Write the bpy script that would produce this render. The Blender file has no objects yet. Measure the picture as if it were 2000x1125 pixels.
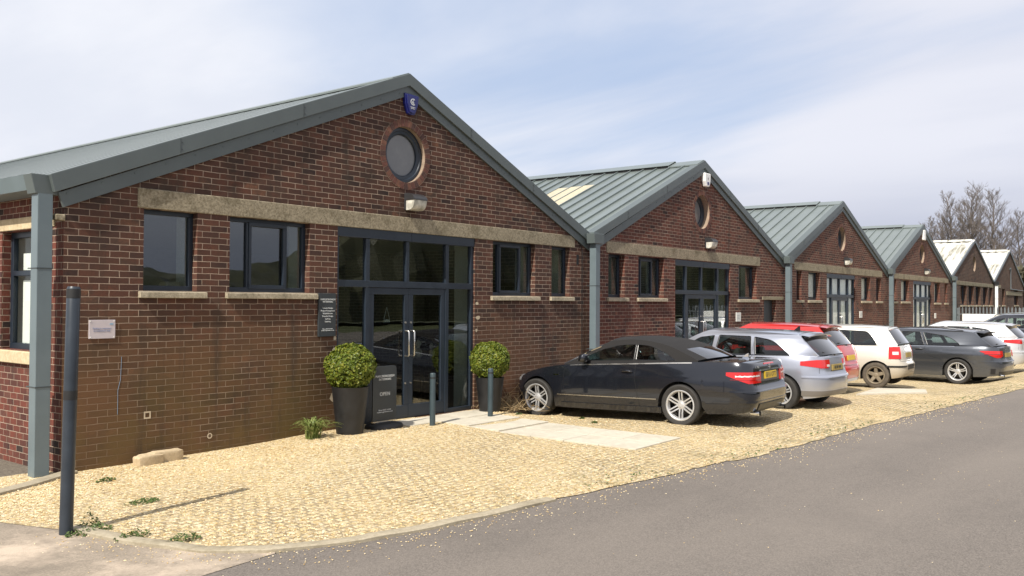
import bpy, bmesh, math, random
import numpy as np
from mathutils import Vector, Matrix, noise
from mathutils.geometry import tessellate_polygon
random.seed(7)
R = math.radians
sc = bpy.context.scene
col = sc.collection

# ------------------------------------------------------------------ camera, sky, sun, exposure
Fv = Vector((0.78712181, 0.61660617, 0.01536501)); Rv = Vector((0.6165958, -0.78725727, 0.00596732)); Uv = Vector((-0.0157757, -0.00477699, 0.99986414))
cd = bpy.data.cameras.new('camera'); cam = bpy.data.objects.new('camera', cd); col.objects.link(cam)
cd.sensor_width = 36; cd.lens = 1712.5094 / 2000 * 36; cd.clip_end = 4000; cd.clip_start = 0.05
M = Matrix.Identity(4)
for i in range(3):
    M[i][0] = Rv[i]; M[i][1] = Uv[i]; M[i][2] = -Fv[i]
M[0][3], M[1][3], M[2][3] = 0, -9.736, 1.9
cam.matrix_world = M
sc.camera = cam
SUN = Vector((1, 0.17, -1.06)).normalized()
sl = bpy.data.lights.new('sun', 'SUN'); so = bpy.data.objects.new('sun', sl); col.objects.link(so)
sl.energy = 4.8; sl.angle = R(0.6); sl.color = (1, 0.94, 0.84)
so.rotation_euler = SUN.to_track_quat('-Z', 'Y').to_euler()
sc.view_settings.view_transform = 'Standard'; sc.view_settings.look = 'None'
sc.view_settings.exposure = 0.45; sc.view_settings.gamma = 1
sc.render.resolution_x = 1024; sc.render.resolution_y = 576
w = bpy.data.worlds.new('World'); sc.world = w; w.use_nodes = True
wn = w.node_tree.nodes; wl = w.node_tree.links
for n in list(wn): wn.remove(n)
def WN(t, **k):
    n = wn.new(t)
    for a, b in k.items(): setattr(n, a, b)
    return n
sky = WN('ShaderNodeTexSky', sky_type='NISHITA', sun_disc=False)
sky.sun_elevation = math.asin(-SUN.z); sky.sun_rotation = math.atan2(-SUN.x, -SUN.y)
sky.air_density = 1.0; sky.dust_density = 2.2; sky.ozone_density = 1.5
geo = WN('ShaderNodeTexCoord'); sep = WN('ShaderNodeSeparateXYZ'); wl.new(geo.outputs['Generated'], sep.inputs[0])
def wm(op, a, b, c=None, clamp=False):
    n = WN('ShaderNodeMath', operation=op); n.use_clamp = clamp
    for i, v in enumerate((a, b, c)):
        if v is None: continue
        if isinstance(v, (int, float)): n.inputs[i].default_value = v
        else: wl.new(v, n.inputs[i])
    return n.outputs[0]
zz = wm('MAXIMUM', sep.outputs[2], 0.0)
den = wm('ADD', zz, 0.16)
px = wm('DIVIDE', sep.outputs[0], den); py = wm('DIVIDE', sep.outputs[1], den)
cmb = WN('ShaderNodeCombineXYZ'); wl.new(px, cmb.inputs[0]); wl.new(py, cmb.inputs[1])
mp = WN('ShaderNodeMapping'); mp.inputs['Rotation'].default_value = (0, 0, R(-38)); mp.inputs['Scale'].default_value = (0.9, 0.42, 1); mp.inputs['Location'].default_value = (2.3, 0.6, 0)
wl.new(cmb.outputs[0], mp.inputs[0])
n1 = WN('ShaderNodeTexNoise'); n1.inputs['Scale'].default_value = 1.15; n1.inputs['Detail'].default_value = 9; n1.inputs['Roughness'].default_value = 0.55; n1.inputs['Distortion'].default_value = 0.5
wl.new(mp.outputs[0], n1.inputs[0])
def wr(v, a, b, c=0.0, d=1.0, smooth=True):
    n = WN('ShaderNodeMapRange'); n.interpolation_type = 'SMOOTHSTEP' if smooth else 'LINEAR'
    for k_, q_ in zip(('From Min', 'From Max', 'To Min', 'To Max'), (a, b, c, d)): n.inputs[k_].default_value = q_
    wl.new(v, n.inputs[0]); return n.outputs[0]
def wmix(f, a, b):
    n = WN('ShaderNodeMix', data_type='RGBA')
    for k_, q_ in ((0, f), (6, a), (7, b)):
        if isinstance(q_, (tuple, float)): n.inputs[k_].default_value = q_
        else: wl.new(q_, n.inputs[k_])
    return n.outputs[2]
# a clear patch high in the middle, thin streaky cloud everywhere else
dv = WN('ShaderNodeVectorMath', operation='DOT_PRODUCT'); wl.new(geo.outputs['Generated'], dv.inputs[0]); dv.inputs[1].default_value = Vector((.765, .575, .40)).normalized()
patch = wr(dv.outputs['Value'], .90, 1.0)
cov = wm('SUBTRACT', wm('ADD', n1.outputs[0], .27), wm('MULTIPLY', patch, .40))
thick = wr(cov, .25, .72, .22, 1.0)
right = wr(sep.outputs[1], .80, .25)
low = wm('MULTIPLY', wr(sep.outputs[2], .015, .17, 1.0, 0.0), right)
n2 = WN('ShaderNodeTexNoise'); n2.inputs['Scale'].default_value = 1.9; n2.inputs['Detail'].default_value = 6; wl.new(mp.outputs[0], n2.inputs[0])
cl = wmix(wr(n2.outputs[0], .34, .62), (6.6, 6.9, 7.7, 1), (7.7, 7.85, 8.4, 1))
clr = wmix(wm('MULTIPLY', right, .5), cl, (6.2, 6.35, 7.3, 1))
blue = wmix(.72, sky.outputs[0], (4.0, 5.2, 7.5, 1))
s1 = wmix(thick, blue, clr)
s2 = wmix(wm('MULTIPLY', low, .85), s1, (3.3, 3.65, 4.8, 1))
class _S: pass
mx = _S(); mx.outputs = [None, None, s2]
bg = WN('ShaderNodeBackground'); bg.inputs[1].default_value = 0.088
wl.new(mx.outputs[2], bg.inputs[0])
wo = WN('ShaderNodeOutputWorld'); wl.new(bg.outputs[0], wo.inputs[0])

# ------------------------------------------------------------------ helpers
def tag(o, label=None, cat=None, group=None, kind=None):
    if label: o['label'] = label
    if cat: o['category'] = cat
    if group: o['group'] = group
    if kind: o['kind'] = kind
    return o
def cum(o):
    v = Vector((0, 0, 0))
    while o is not None: v += Vector(o.location); o = o.parent
    return v
def empty(name, loc=(0, 0, 0), rz=0):
    o = bpy.data.objects.new(name, None); col.objects.link(o)
    o.location = loc; o.rotation_euler = (0, 0, rz); o.empty_display_size = 0.2
    return o
class MB:
    def __init__(s): s.v = []; s.f = []; s.m = []
    def add(s, vs, fs, mi=0):
        b = len(s.v); s.v += [tuple(p) for p in vs]
        for f in fs: s.f.append(tuple(b + i for i in f)); s.m.append(mi)
        return s
    def box(s, x0, x1, y0, y1, z0, z1, mi=0):
        vs = [(x, y, z) for x in (x0, x1) for y in (y0, y1) for z in (z0, z1)]
        return s.add(vs, [(0, 1, 3, 2), (4, 6, 7, 5), (0, 4, 5, 1), (2, 3, 7, 6), (0, 2, 6, 4), (1, 5, 7, 3)], mi)
    def obox(s, c, ax, ay, az, mi=0):
        c = Vector(c); vs = [c + ax * i + ay * j + az * k for i in (-1, 1) for j in (-1, 1) for k in (-1, 1)]
        return s.add(vs, [(0, 1, 3, 2), (4, 6, 7, 5), (0, 4, 5, 1), (2, 3, 7, 6), (0, 2, 6, 4), (1, 5, 7, 3)], mi)
    def prism(s, poly, y0, y1, mi=0):       # poly in (x,z), extruded along y
        n = len(poly); vs = [(x, y0, z) for x, z in poly] + [(x, y1, z) for x, z in poly]
        fs = [tuple(range(n)), tuple(range(2 * n - 1, n - 1, -1))] + [(i, i + n, (i + 1) % n + n, (i + 1) % n) for i in range(n)]
        return s.add(vs, fs, mi)
    def zprism(s, poly, z0, z1, mi=0):      # poly in (x,y), extruded along z
        n = len(poly); vs = [(x, y, z0) for x, y in poly] + [(x, y, z1) for x, y in poly]
        fs = [tuple(range(n - 1, -1, -1)), tuple(range(n, 2 * n))] + [(i, (i + 1) % n, (i + 1) % n + n, i + n) for i in range(n)]
        return s.add(vs, fs, mi)
    def tube(s, pts, r, n=8, mi=0, cap=True):
        pts = [Vector(p) for p in pts]; rr = r if isinstance(r, (list, tuple)) else [r] * len(pts)
        b = len(s.v); up = None
        for i, p in enumerate(pts):
            d = (pts[min(i + 1, len(pts) - 1)] - pts[max(i - 1, 0)]).normalized()
            if up is None: up = Vector((0, 0, 1)) if abs(d.z) < .9 else Vector((1, 0, 0))
            a = d.cross(up).normalized(); c = a.cross(d); up = c
            for k in range(n):
                t = 2 * math.pi * k / n; s.v.append(tuple(p + (a * math.cos(t) + c * math.sin(t)) * rr[i]))
        for i in range(len(pts) - 1):
            for k in range(n):
                s.f.append((b + i * n + k, b + i * n + (k + 1) % n, b + (i + 1) * n + (k + 1) % n, b + (i + 1) * n + k)); s.m.append(mi)
        if cap:
            s.f.append(tuple(b + k for k in range(n - 1, -1, -1))); s.m.append(mi)
            e = b + (len(pts) - 1) * n; s.f.append(tuple(e + k for k in range(n))); s.m.append(mi)
        return s
    def lathe(s, prof, c=(0, 0, 0), n=24, mi=0, axis='z'):
        b = len(s.v)
        for r, h in prof:
            for k in range(n):
                t = 2 * math.pi * k / n; a, d = r * math.cos(t), r * math.sin(t)
                p = (a, d, h) if axis == 'z' else (a, h, d)
                s.v.append((c[0] + p[0], c[1] + p[1], c[2] + p[2]))
        for i in range(len(prof) - 1):
            for k in range(n):
                s.f.append((b + i * n + k, b + i * n + (k + 1) % n, b + (i + 1) * n + (k + 1) % n, b + (i + 1) * n + k)); s.m.append(mi)
        return s
    def grid(s, P, closed=False, mi=0):     # P[i][j] points
        b = len(s.v); n = len(P); m = len(P[0])
        for r_ in P: s.v += [tuple(p) for p in r_]
        for i in range(n - (0 if closed else 1)):
            for j in range(m - 1):
                a = b + i * m + j; c = b + ((i + 1) % n) * m + j
                s.f.append((a, c, c + 1, a + 1)); s.m.append(mi)
        return s
    def build(s, name, mats, parent=None, smooth=False, merge=0, bevel=0, local=False, angle=35):
        me = bpy.data.meshes.new(name); me.from_pydata(s.v, [], s.f)
        if not isinstance(mats, (list, tuple)): mats = [mats]
        for m_ in mats: me.materials.append(m_)
        me.polygons.foreach_set('material_index', s.m)
        bm = bmesh.new(); bm.from_mesh(me)
        bmesh.ops.delete(bm, geom=[v_ for v_ in bm.verts if not v_.link_faces], context='VERTS')
        if merge: bmesh.ops.remove_doubles(bm, verts=bm.verts, dist=merge)
        bmesh.ops.recalc_face_normals(bm, faces=bm.faces)
        if bevel:
            es = [e for e in bm.edges if len(e.link_faces) == 2 and e.calc_face_angle(0) > R(40)]
            bmesh.ops.bevel(bm, geom=es, offset=bevel, segments=1, affect='EDGES', clamp_overlap=True)
        if smooth:
            for f in bm.faces: f.smooth = True
            for e in bm.edges:
                e.smooth = not (len(e.link_faces) == 2 and e.calc_face_angle(0) > R(angle))
        bm.to_mesh(me); bm.free()
        o = bpy.data.objects.new(name, me); col.objects.link(o)
        if parent is not None:
            o.parent = parent
            if not local: o.location = -cum(parent)
        return o
def copy_tree(o, parent=None):
    c = o.copy(); col.objects.link(c)
    if parent is not None: c.parent = parent
    for ch in [x for x in o.children]: copy_tree(ch, c)
    return c
def text(name, s, size, mat, M4, parent=None, local=False, ext=0.001, align='CENTER', sp=1.0):
    cu = bpy.data.curves.new(name, 'FONT'); cu.body = s; cu.size = size; cu.align_x = align; cu.align_y = 'CENTER'; cu.extrude = ext; cu.space_character = sp; cu.space_line = 1.0; cu.resolution_u = 3
    t = bpy.data.objects.new(name, cu); col.objects.link(t)
    dg = bpy.context.evaluated_depsgraph_get(); dg.update()
    me = bpy.data.meshes.new_from_object(t.evaluated_get(dg)); bpy.data.objects.remove(t)
    me.transform(M4); me.materials.clear(); me.materials.append(mat)
    o = bpy.data.objects.new(name, me); col.objects.link(o)
    if parent is not None:
        o.parent = parent
        if not local: o.location = -cum(parent)
    return o
def mfront(x, y, z):      # text plane facing -y
    return Matrix(((1, 0, 0, x), (0, 0, -1, y), (0, 1, 0, z), (0, 0, 0, 1)))

# ------------------------------------------------------------------ materials
class NT:
    def __init__(s, name):
        s.mat = bpy.data.materials.new(name); s.mat.use_nodes = True
        s.t = s.mat.node_tree; s.n = s.t.nodes; s.l = s.t.links
        s.p = s.n['Principled BSDF']; s.out = s.n['Material Output']
    def N(s, t, ins=None, **k):
        n = s.n.new(t)
        for a, b in k.items(): setattr(n, a, b)
        for a, b in (ins or {}).items(): s.set(n.inputs[a], b)
        return n
    def set(s, i, v):
        if hasattr(v, 'links') or isinstance(v, bpy.types.NodeSocket): s.l.new(v, i)
        else: i.default_value = v
    def P(s, **k):
        for a, b in k.items(): s.set(s.p.inputs[a.replace('_', ' ')], b)
    def math(s, op, a, b=0, c=None, clamp=False):
        n = s.N('ShaderNodeMath', operation=op); n.use_clamp = clamp
        s.set(n.inputs[0], a); s.set(n.inputs[1], b)
        if c is not None: s.set(n.inputs[2], c)
        return n.outputs[0]
    def mix(s, f, a, b, bt='MIX'):
        n = s.N('ShaderNodeMix', data_type='RGBA', blend_type=bt)
        s.set(n.inputs[0], f); s.set(n.inputs[6], a); s.set(n.inputs[7], b); return n.outputs[2]
    def noise(s, vec, scale, detail=4, rough=.5, dist=0):
        n = s.N('ShaderNodeTexNoise', {'Scale': scale, 'Detail': detail, 'Roughness': rough, 'Distortion': dist})
        if vec is not None: s.l.new(vec, n.inputs[0])
        return n.outputs[0]
    def ramp(s, f, pts, interp='LINEAR'):
        n = s.N('ShaderNodeValToRGB'); n.color_ramp.interpolation = interp
        e = n.color_ramp.elements
        while len(e) < len(pts): e.new(.5)
        for q, (p, c) in zip(e, pts): q.position = p; q.color = c if len(c) == 4 else (*c, 1)
        s.set(n.inputs[0], f); return n.outputs[0]
    def rng(s, v, a, b, c=0, d=1):
        n = s.N('ShaderNodeMapRange', {'From Min': a, 'From Max': b, 'To Min': c, 'To Max': d}); s.set(n.inputs[0], v); return n.outputs[0]
    def pos(s): return s.N('ShaderNodeNewGeometry').outputs['Position']
    def obj(s): return s.N('ShaderNodeTexCoord').outputs['Object']
    def bump(s, h, strength=.5, dist=.01):
        n = s.N('ShaderNodeBump', {'Strength': strength, 'Distance': dist, 'Height': h}); s.l.new(n.outputs[0], s.p.inputs['Normal']); return n
C4 = lambda c: (*c, 1)
def simple(name, c, rough=.5, metal=0, var=.12, vs=6, bump=0, bs=60, spec=.5, coat=0, coatr=.05):
    t = NT(name); v = t.obj(); f = t.noise(v, vs, 5, .6)
    a = tuple(x * (1 - var) for x in c); b = tuple(min(1, x * (1 + var)) for x in c)
    t.P(Base_Color=t.mix(t.rng(f, .3, .7), C4(a), C4(b)), Roughness=t.rng(f, .2, .8, max(0, rough - .07), min(1, rough + .07)), Metallic=metal, Specular_IOR_Level=spec, Coat_Weight=coat, Coat_Roughness=coatr)
    if bump: t.bump(t.noise(v, bs, 4, .6), bump, .004)
    return t.mat

def brick_mat(name, stain=0.0, ochre=0.0, bw=.235, squash=1.0, red=1.0):
    t = NT(name); g = t.N('ShaderNodeNewGeometry'); sp = t.N('ShaderNodeSeparateXYZ'); t.l.new(g.outputs['Position'], sp.inputs[0])
    nn = t.N('ShaderNodeSeparateXYZ'); t.l.new(g.outputs['True Normal'], nn.inputs[0])
    side = t.math('GREATER_THAN', t.math('ABSOLUTE', nn.outputs[0]), .6)
    hx = t.math('ADD', t.math('MULTIPLY', sp.outputs[0], t.math('SUBTRACT', 1, side)), t.math('MULTIPLY', sp.outputs[1], side))
    hx = t.math('ADD', hx, .03); hz = t.math('ADD', sp.outputs[2], .02)
    cv = t.N('ShaderNodeCombineXYZ', {0: hx, 1: hz, 2: 0.0})
    # slightly wobbly joints
    nz = t.N('ShaderNodeTexNoise', {'Scale': 9.0, 'Detail': 3.0}); t.l.new(cv.outputs[0], nz.inputs[0])
    vm = t.N('ShaderNodeVectorMath', operation='MULTIPLY_ADD'); t.l.new(nz.outputs['Color'], vm.inputs[0]); vm.inputs[1].default_value = (.016, .012, 0); t.l.new(cv.outputs[0], vm.inputs[2])
    br = t.N('ShaderNodeTexBrick', {'Color1': (0, 0, 0, 1), 'Color2': (1, 1, 1, 1), 'Mortar': (.5, .5, .5, 1), 'Scale': 1.0, 'Mortar Size': .0048, 'Mortar Smooth': .35, 'Bias': 0.0, 'Brick Width': bw, 'Row Height': .075})
    br.offset = .5; br.squash = squash; br.squash_frequency = 2
    t.l.new(vm.outputs[0], br.inputs[0])
    k = red
    pt = t.noise(g.outputs['Position'], 1.6, 4, .7); vr = t.N('ShaderNodeSeparateColor'); t.l.new(br.outputs[0], vr.inputs[0])
    colr = t.ramp(t.math('ADD', t.math('MULTIPLY', vr.outputs[0], .82), t.rng(pt, .3, .7, -.16, .32), clamp=True), [(0, (.026, .019, .018)), (.14, (.058 * k, .028, .023)), (.40, (.092 * k, .039, .028)), (.70, (.132 * k, .049, .032)), (.88, (.085 * k, .048, .036)), (1, (.190 * k, .080, .048))])
    big = t.noise(g.outputs['Position'], .9, 5, .6); fine = t.noise(g.outputs['Position'], 45, 4, .65)
    colr = t.mix(t.rng(fine, .35, .7, 0, .5), colr, (.05, .028, .022, 1))
    colr = t.mix(t.rng(big, .45, .75, 0, .45), colr, (.085, .050, .036, 1))
    mort = t.mix(t.noise(g.outputs['Position'], 3.0, 5, .7), (.15, .105, .075, 1), (.60, .48, .37, 1))
    mort = t.mix(t.rng(t.noise(g.outputs['Position'], 1.2, 4, .6), .4, .65, 0, .55), mort, (.17, .12, .09, 1))
    c = t.mix(br.outputs[1], colr, mort)
    if ochre:   # algae bloom low on the wall
        low = t.rng(sp.outputs[2], 1.9, .2, 0, 1)
        left = t.rng(sp.outputs[0], 7.6, 9.0, 1, .15)
        f = t.math('MULTIPLY', t.math('MULTIPLY', low, left), t.rng(t.noise(g.outputs['Position'], 1.1, 5, .65), .26, .52, .1, 1), clamp=True)
        c = t.mix(t.math('MULTIPLY', f, ochre), c, t.mix(br.outputs[1], (.112, .076, .028, 1), (.125, .086, .038, 1)))
        warm = t.math('MULTIPLY', t.rng(t.noise(g.outputs['Position'], .7, 4, .6), .42, .62, 0, .55), t.rng(sp.outputs[2], 2.0, 1.0, 0, 1))
        c = t.mix(warm, c, (.155, .080, .040, 1))
        # soot near the verge
        f2 = t.math('MULTIPLY', t.rng(t.noise(g.outputs['Position'], 1.7, 5, .7), .52, .66), t.rng(sp.outputs[2], 2.4, 3.2, 0, .7))
        c = t.mix(f2, c, (.035, .026, .020, 1))
    # salt / lime specks
    sk = t.rng(t.noise(g.outputs['Position'], 14, 6, .8), .70, .80, 0, .5)
    c = t.mix(sk, c, (.42, .34, .25, 1))
    
    drip = t.N('ShaderNodeCombineXYZ', {0: t.math('MULTIPLY', hx, 3.2), 1: t.math('MULTIPLY', sp.outputs[2], .35), 2: 0.0})
    dr = t.math('MULTIPLY', t.rng(t.noise(drip.outputs[0], 1.3, 5, .65), .53, .68, 0, .55), 1.0)
    c = t.mix(dr, c, (.045, .034, .026, 1))
    t.P(Base_Color=c, Roughness=.85, Specular_IOR_Level=.25)
    h = t.math('ADD', t.math('MULTIPLY', br.outputs[1], -1.0), t.math('MULTIPLY', fine, .5))
    t.bump(h, .7, .008)
    return t.mat
def concrete(name, a, b, sp=35, rough=.9, dark=(.05, .045, .03), bump=.5, lo=.3, hi=.8, ds=2.0):
    t = NT(name); v = t.pos(); f = t.noise(v, sp, 5, .75); g = t.noise(v, ds, 6, .65)
    c = t.mix(t.rng(f, .32, .68), C4(a), C4(b)); c = t.mix(t.rng(g, .5, hi, 0, .75), c, C4(dark))
    t.P(Base_Color=c, Roughness=rough, Specular_IOR_Level=.3); t.bump(f, bump, .006); return t.mat
def glass_mat(name, tint=(.75, .8, .8), ior=1.5, boost=1.0, dark=0.0, wav=0.0):
    t = NT(name); t.n.remove(t.p)
    tr = t.N('ShaderNodeBsdfTransparent', {0: C4(tint)}); gl = t.N('ShaderNodeBsdfGlossy', {'Roughness': .01, 'Color': (1, 1, 1, 1)})
    gg = t.N('ShaderNodeNewGeometry'); dt = t.N('ShaderNodeVectorMath', operation='DOT_PRODUCT'); t.l.new(gg.outputs['Incoming'], dt.inputs[0]); t.l.new(gg.outputs['Normal'], dt.inputs[1])
    cs = t.math('SUBTRACT', 1, t.math('ABSOLUTE', dt.outputs['Value']), clamp=True); fr_ = t.math('MULTIPLY_ADD', t.math('POWER', cs, 5), .95, .045)
    if wav:
        b = t.N('ShaderNodeBump', {'Strength': wav, 'Distance': .02, 'Height': t.noise(t.obj(), 1.6, 2, .5)}); t.l.new(b.outputs[0], gl.inputs['Normal'])
    f = t.math('MULTIPLY', fr_, boost, clamp=True)
    m = t.N('ShaderNodeMixShader'); t.set(m.inputs[0], f); t.l.new(tr.outputs[0], m.inputs[1]); t.l.new(gl.outputs[0], m.inputs[2]); t.l.new(m.outputs[0], t.out.inputs[0])
    return t.mat
def paint(name, c, metal=.0, dirt=0.0, dcol=(.16, .12, .075), rough=.32, top=.8, coat=1.0, dlo=.30, dhi=.62):
    t = NT(name); o = t.obj(); sp = t.N('ShaderNodeSeparateXYZ'); t.l.new(o, sp.inputs[0])
    n = t.noise(o, 2.5, 5, .6); fl = t.noise(o, 900, 1, .5)
    cc = t.mix(t.math('MULTIPLY', fl, .25 if metal else 0), C4(c), C4(tuple(min(1, x * 1.9 + .01) for x in c)))
    low = t.rng(sp.outputs[2], top, .22, 0, 1)
    f = t.math('MULTIPLY', t.math('POWER', low, 1.2), t.rng(n, dlo, dhi, .35, 1), clamp=True)
    f = t.math('MULTIPLY', f, dirt)
    f = t.math('MULTIPLY', f, 1.0, clamp=True)
    spk = t.rng(t.noise(o, 40, 4, .7), .5, .8, 0, .25)
    f = t.math('ADD', f, t.math('MULTIPLY', spk, dirt * .3), clamp=True)
    t.P(Base_Color=t.mix(f, cc, C4(dcol)), Metallic=t.math('MULTIPLY', t.math('SUBTRACT', 1, f), metal), Roughness=t.math('MULTIPLY_ADD', f, .5, rough), Coat_Weight=t.math('MULTIPLY', t.math('SUBTRACT', 1, f), coat), Coat_Roughness=.04)
    return t.mat

B1 = brick_mat('brick weathered', ochre=.95, red=.90)
B2 = brick_mat('brick red', red=1.15)
BS = brick_mat('brick side', bw=.175, red=1.35)
B5 = brick_mat('brick brown', red=.85)
LINT = concrete('concrete lintel', (.13, .105, .065), (.40, .35, .25), 38, dark=(.065, .052, .024), hi=.75, ds=2.6, bump=.9)
SILL = concrete('concrete sill', (.20, .17, .12), (.46, .40, .29), 30, dark=(.07, .06, .035), bump=.7)
CREAM = concrete('pale stone lintel', (.42, .33, .20), (.60, .50, .33), 20, dark=(.25, .19, .10))
SLAB = concrete('paving slab', (.45, .41, .33), (.55, .51, .42), 12, dark=(.34, .30, .23), bump=.25)
KERB = concrete('kerb concrete', (.27, .23, .16), (.40, .35, .26), 25, dark=(.12, .10, .06), hi=.8)
TRIM = simple('grey steel flashing', (.088, .106, .106), .42, 0, .08, 2.5)
TRIMD = simple('dark joint steel', (.05, .06, .062), .5)  # darker steel for verge joints and pipe brackets
PIPE = simple('painted steel pipe', (.125, .160, .175), .4, 0, .07, 3)
FRAME = simple('anthracite aluminium', (.014, .022, .034), .38, 0, .1)
WHITE = simple('white render', (.62, .62, .58), .6, 0, .05)
BLIND = simple('white blind', (.80, .80, .76), .6, 0, .04)
PLASTER = simple('inner plaster', (.30, .30, .27), .8, 0, .08)
FLOORI = simple('inner floor', (.10, .08, .06), .5)
DARK = simple('dark void', (.012, .012, .013), .8)
STEEL = simple('brushed steel', (.62, .60, .56), .28, 1.0, .05)
CHROME = simple('chrome', (.75, .76, .78), .10, 1.0, .02)
PALE = simple('galvanised steel', (.20, .22, .23), .45, .6, .1)
WPAINT = simple('white paint', (.78, .78, .76), .4, 0, .03)
POT = simple('dark fibre clay', (.011, .011, .012), .5, 0, .35, 8, bump=.3)
SIGN = simple('charcoal sign', (.030, .036, .040), .42, 0, .08)
BOLL = simple('bollard paint', (.036, .054, .062), .35, 0, .1)
POSTM = simple('post paint', (.024, .032, .043), .38, 0, .15)
BLK = simple('black rubber', (.012, .012, .012), .55, 0, .2)
TYRE = simple('tyre', (.028, .026, .024), .8, 0, .35, 9, bump=.2)
TYRED = simple('dusty tyre', (.085, .07, .052), .9, 0, .35, 9, bump=.2)
RIM = simple('alloy', (.58, .58, .58), .32, .55, .05)
RIMD = simple('dirty alloy', (.20, .165, .115), .6, .2, .3)
DISC = simple('brake parts', (.05, .045, .04), .5, .6, .3)
LTXT = simple('sign lettering', (.62, .64, .64), .5)
NAVY = simple('navy plastic', (.012, .016, .12), .3)
GLASS = glass_mat('window glass', (.72, .77, .76), 1.52, 2.1, wav=.05)
GLASSQ = glass_mat('clear low-glare glass', (.93, .95, .94), 1.52, .35)
GLASSR = simple('obscured glass', (.16, .165, .17), .12, 0, .08)
CGLASS = glass_mat('car glass', (.42, .50, .48), 1.5, 1.5)
CGLASSD = glass_mat('car glass tinted', (.10, .12, .13), 1.5, 2.0)

# roof cladding
t = NT('standing seam roof'); v = t.pos(); f = t.noise(v, 1.2, 5, .6)
t.P(Base_Color=t.mix(t.rng(f, .3, .7), (.128, .152, .148, 1), (.155, .180, .174, 1)), Roughness=.3, Metallic=0.0); ROOF = t.mat
ROOFLIGHT = simple('aged rooflight sheet', (.42, .38, .27), .5, 0, .1)
t = NT('white fibre cement roof'); v = t.pos(); sp = t.N('ShaderNodeSeparateXYZ'); t.l.new(v, sp.inputs[0])
st = t.N('ShaderNodeCombineXYZ', {0: t.math('MULTIPLY', sp.outputs[0], .12), 1: t.math('MULTIPLY', sp.outputs[1], 1.6), 2: 0.0})
f = t.math('MULTIPLY', t.noise(st.outputs[0], 2.2, 6, .75), t.rng(t.noise(v, .45, 3, .5), .3, .6, .75, 1.2))
t.P(Base_Color=t.mix(t.rng(f, .51, .68), (.58, .57, .52, 1), (.16, .15, .11, 1)), Roughness=.8); FIBRE = t.mat

# ground materials
def gravel_mat():
    t = NT('gravel'); v = t.pos(); sp = t.N('ShaderNodeSeparateXYZ'); t.l.new(v, sp.inputs[0])
    vo = t.N('ShaderNodeTexVoronoi', {'Scale': 42.0}); t.l.new(v, vo.inputs[0])
    vo2 = t.N('ShaderNodeTexVoronoi', {'Scale': 42.0}, feature='DISTANCE_TO_EDGE'); t.l.new(v, vo2.inputs[0])
    wc = t.N('ShaderNodeSeparateColor'); t.l.new(vo.outputs['Color'], wc.inputs[0])
    c = t.ramp(wc.outputs[0], [(0, (.30, .21, .10)), (.2, (.54, .41, .20)), (.5, (.66, .54, .32)), (.78, (.76, .67, .48)), (.93, (.44, .34, .21)), (1, (.24, .17, .10))])
    edge = t.rng(vo2.outputs[0], 0, .10, 0, 1)
    c = t.mix(edge, t.mix(.45, c, (.26, .18, .10, 1)), c)
    # cellular paver showing through in rows
    cv = t.N('ShaderNodeCombineXYZ', {0: sp.outputs[0], 1: sp.outputs[1], 2: 0.0})
    rt = t.N('ShaderNodeMapping', {'Rotation': (0, 0, 0)}); t.l.new(cv.outputs[0], rt.inputs[0])
    nz = t.N('ShaderNodeTexNoise', {'Scale': 12.0}); t.l.new(rt.outputs[0], nz.inputs[0])
    vm = t.N('ShaderNodeVectorMath', operation='MULTIPLY_ADD'); t.l.new(nz.outputs['Color'], vm.inputs[0]); vm.inputs[1].default_value = (.05, .05, 0); t.l.new(rt.outputs[0], vm.inputs[2])
    br = t.N('ShaderNodeTexBrick', {'Scale': 1.0, 'Brick Width': .13, 'Row Height': .095, 'Mortar Size': .021, 'Mortar Smooth': .6, 'Color1': (0, 0, 0, 1), 'Color2': (1, 1, 1, 1)})
    t.l.new(vm.outputs[0], br.inputs[0])
    area = t.math('MULTIPLY', t.rng(sp.outputs[1], -.9, -2.2, 0, 1), t.rng(t.noise(v, .55, 4, .6), .32, .56, .25, 1))
    thin = t.math('MULTIPLY', t.math('MULTIPLY', br.outputs[1], area), t.rng(t.noise(v, 9, 4, .7), .32, .55, .0, 1), clamp=True)
    c = t.mix(t.math('MULTIPLY', thin, .85), c, (.20, .165, .115, 1))
    big = t.noise(v, .5, 5, .6)
    c = t.mix(t.rng(big, .42, .72, 0, .32), c, (.56, .42, .22, 1))
    # weeds and dirt towards the road edge
    wd = t.math('MULTIPLY', t.rng(sp.outputs[1], -3.6, -5.3, 0, 1), t.rng(t.noise(v, 2.2, 6, .75), .50, .66, 0, 1), clamp=True)
    c = t.mix(t.math('MULTIPLY', wd, .75), c, (.22, .19, .10, 1))
    t.P(Base_Color=c, Roughness=.9, Specular_IOR_Level=.2)
    h = t.math('ADD', t.rng(vo2.outputs[0], 0, .3, 0, 1), t.math('MULTIPLY', wc.outputs[1], .8))
    h = t.math('SUBTRACT', h, t.math('MULTIPLY', thin, .8))
    t.bump(h, .7, .009); return t.mat
GRAVEL = gravel_mat()
t = NT('asphalt'); v = t.pos(); vo = t.N('ShaderNodeTexVoronoi', {'Scale': 110.0}); t.l.new(v, vo.inputs[0]); wc = t.N('ShaderNodeSeparateColor'); t.l.new(vo.outputs['Color'], wc.inputs[0])
c = t.mix(wc.outputs[0], (.105, .092, .080, 1), (.195, .170, .148, 1)); sp = t.N('ShaderNodeSeparateXYZ'); t.l.new(v, sp.inputs[0])
st = t.N('ShaderNodeCombineXYZ', {0: t.math('MULTIPLY', sp.outputs[0], .22), 1: t.math('ADD', sp.outputs[1], t.math('MULTIPLY', sp.outputs[0], .1)), 2: 0.0})
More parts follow.
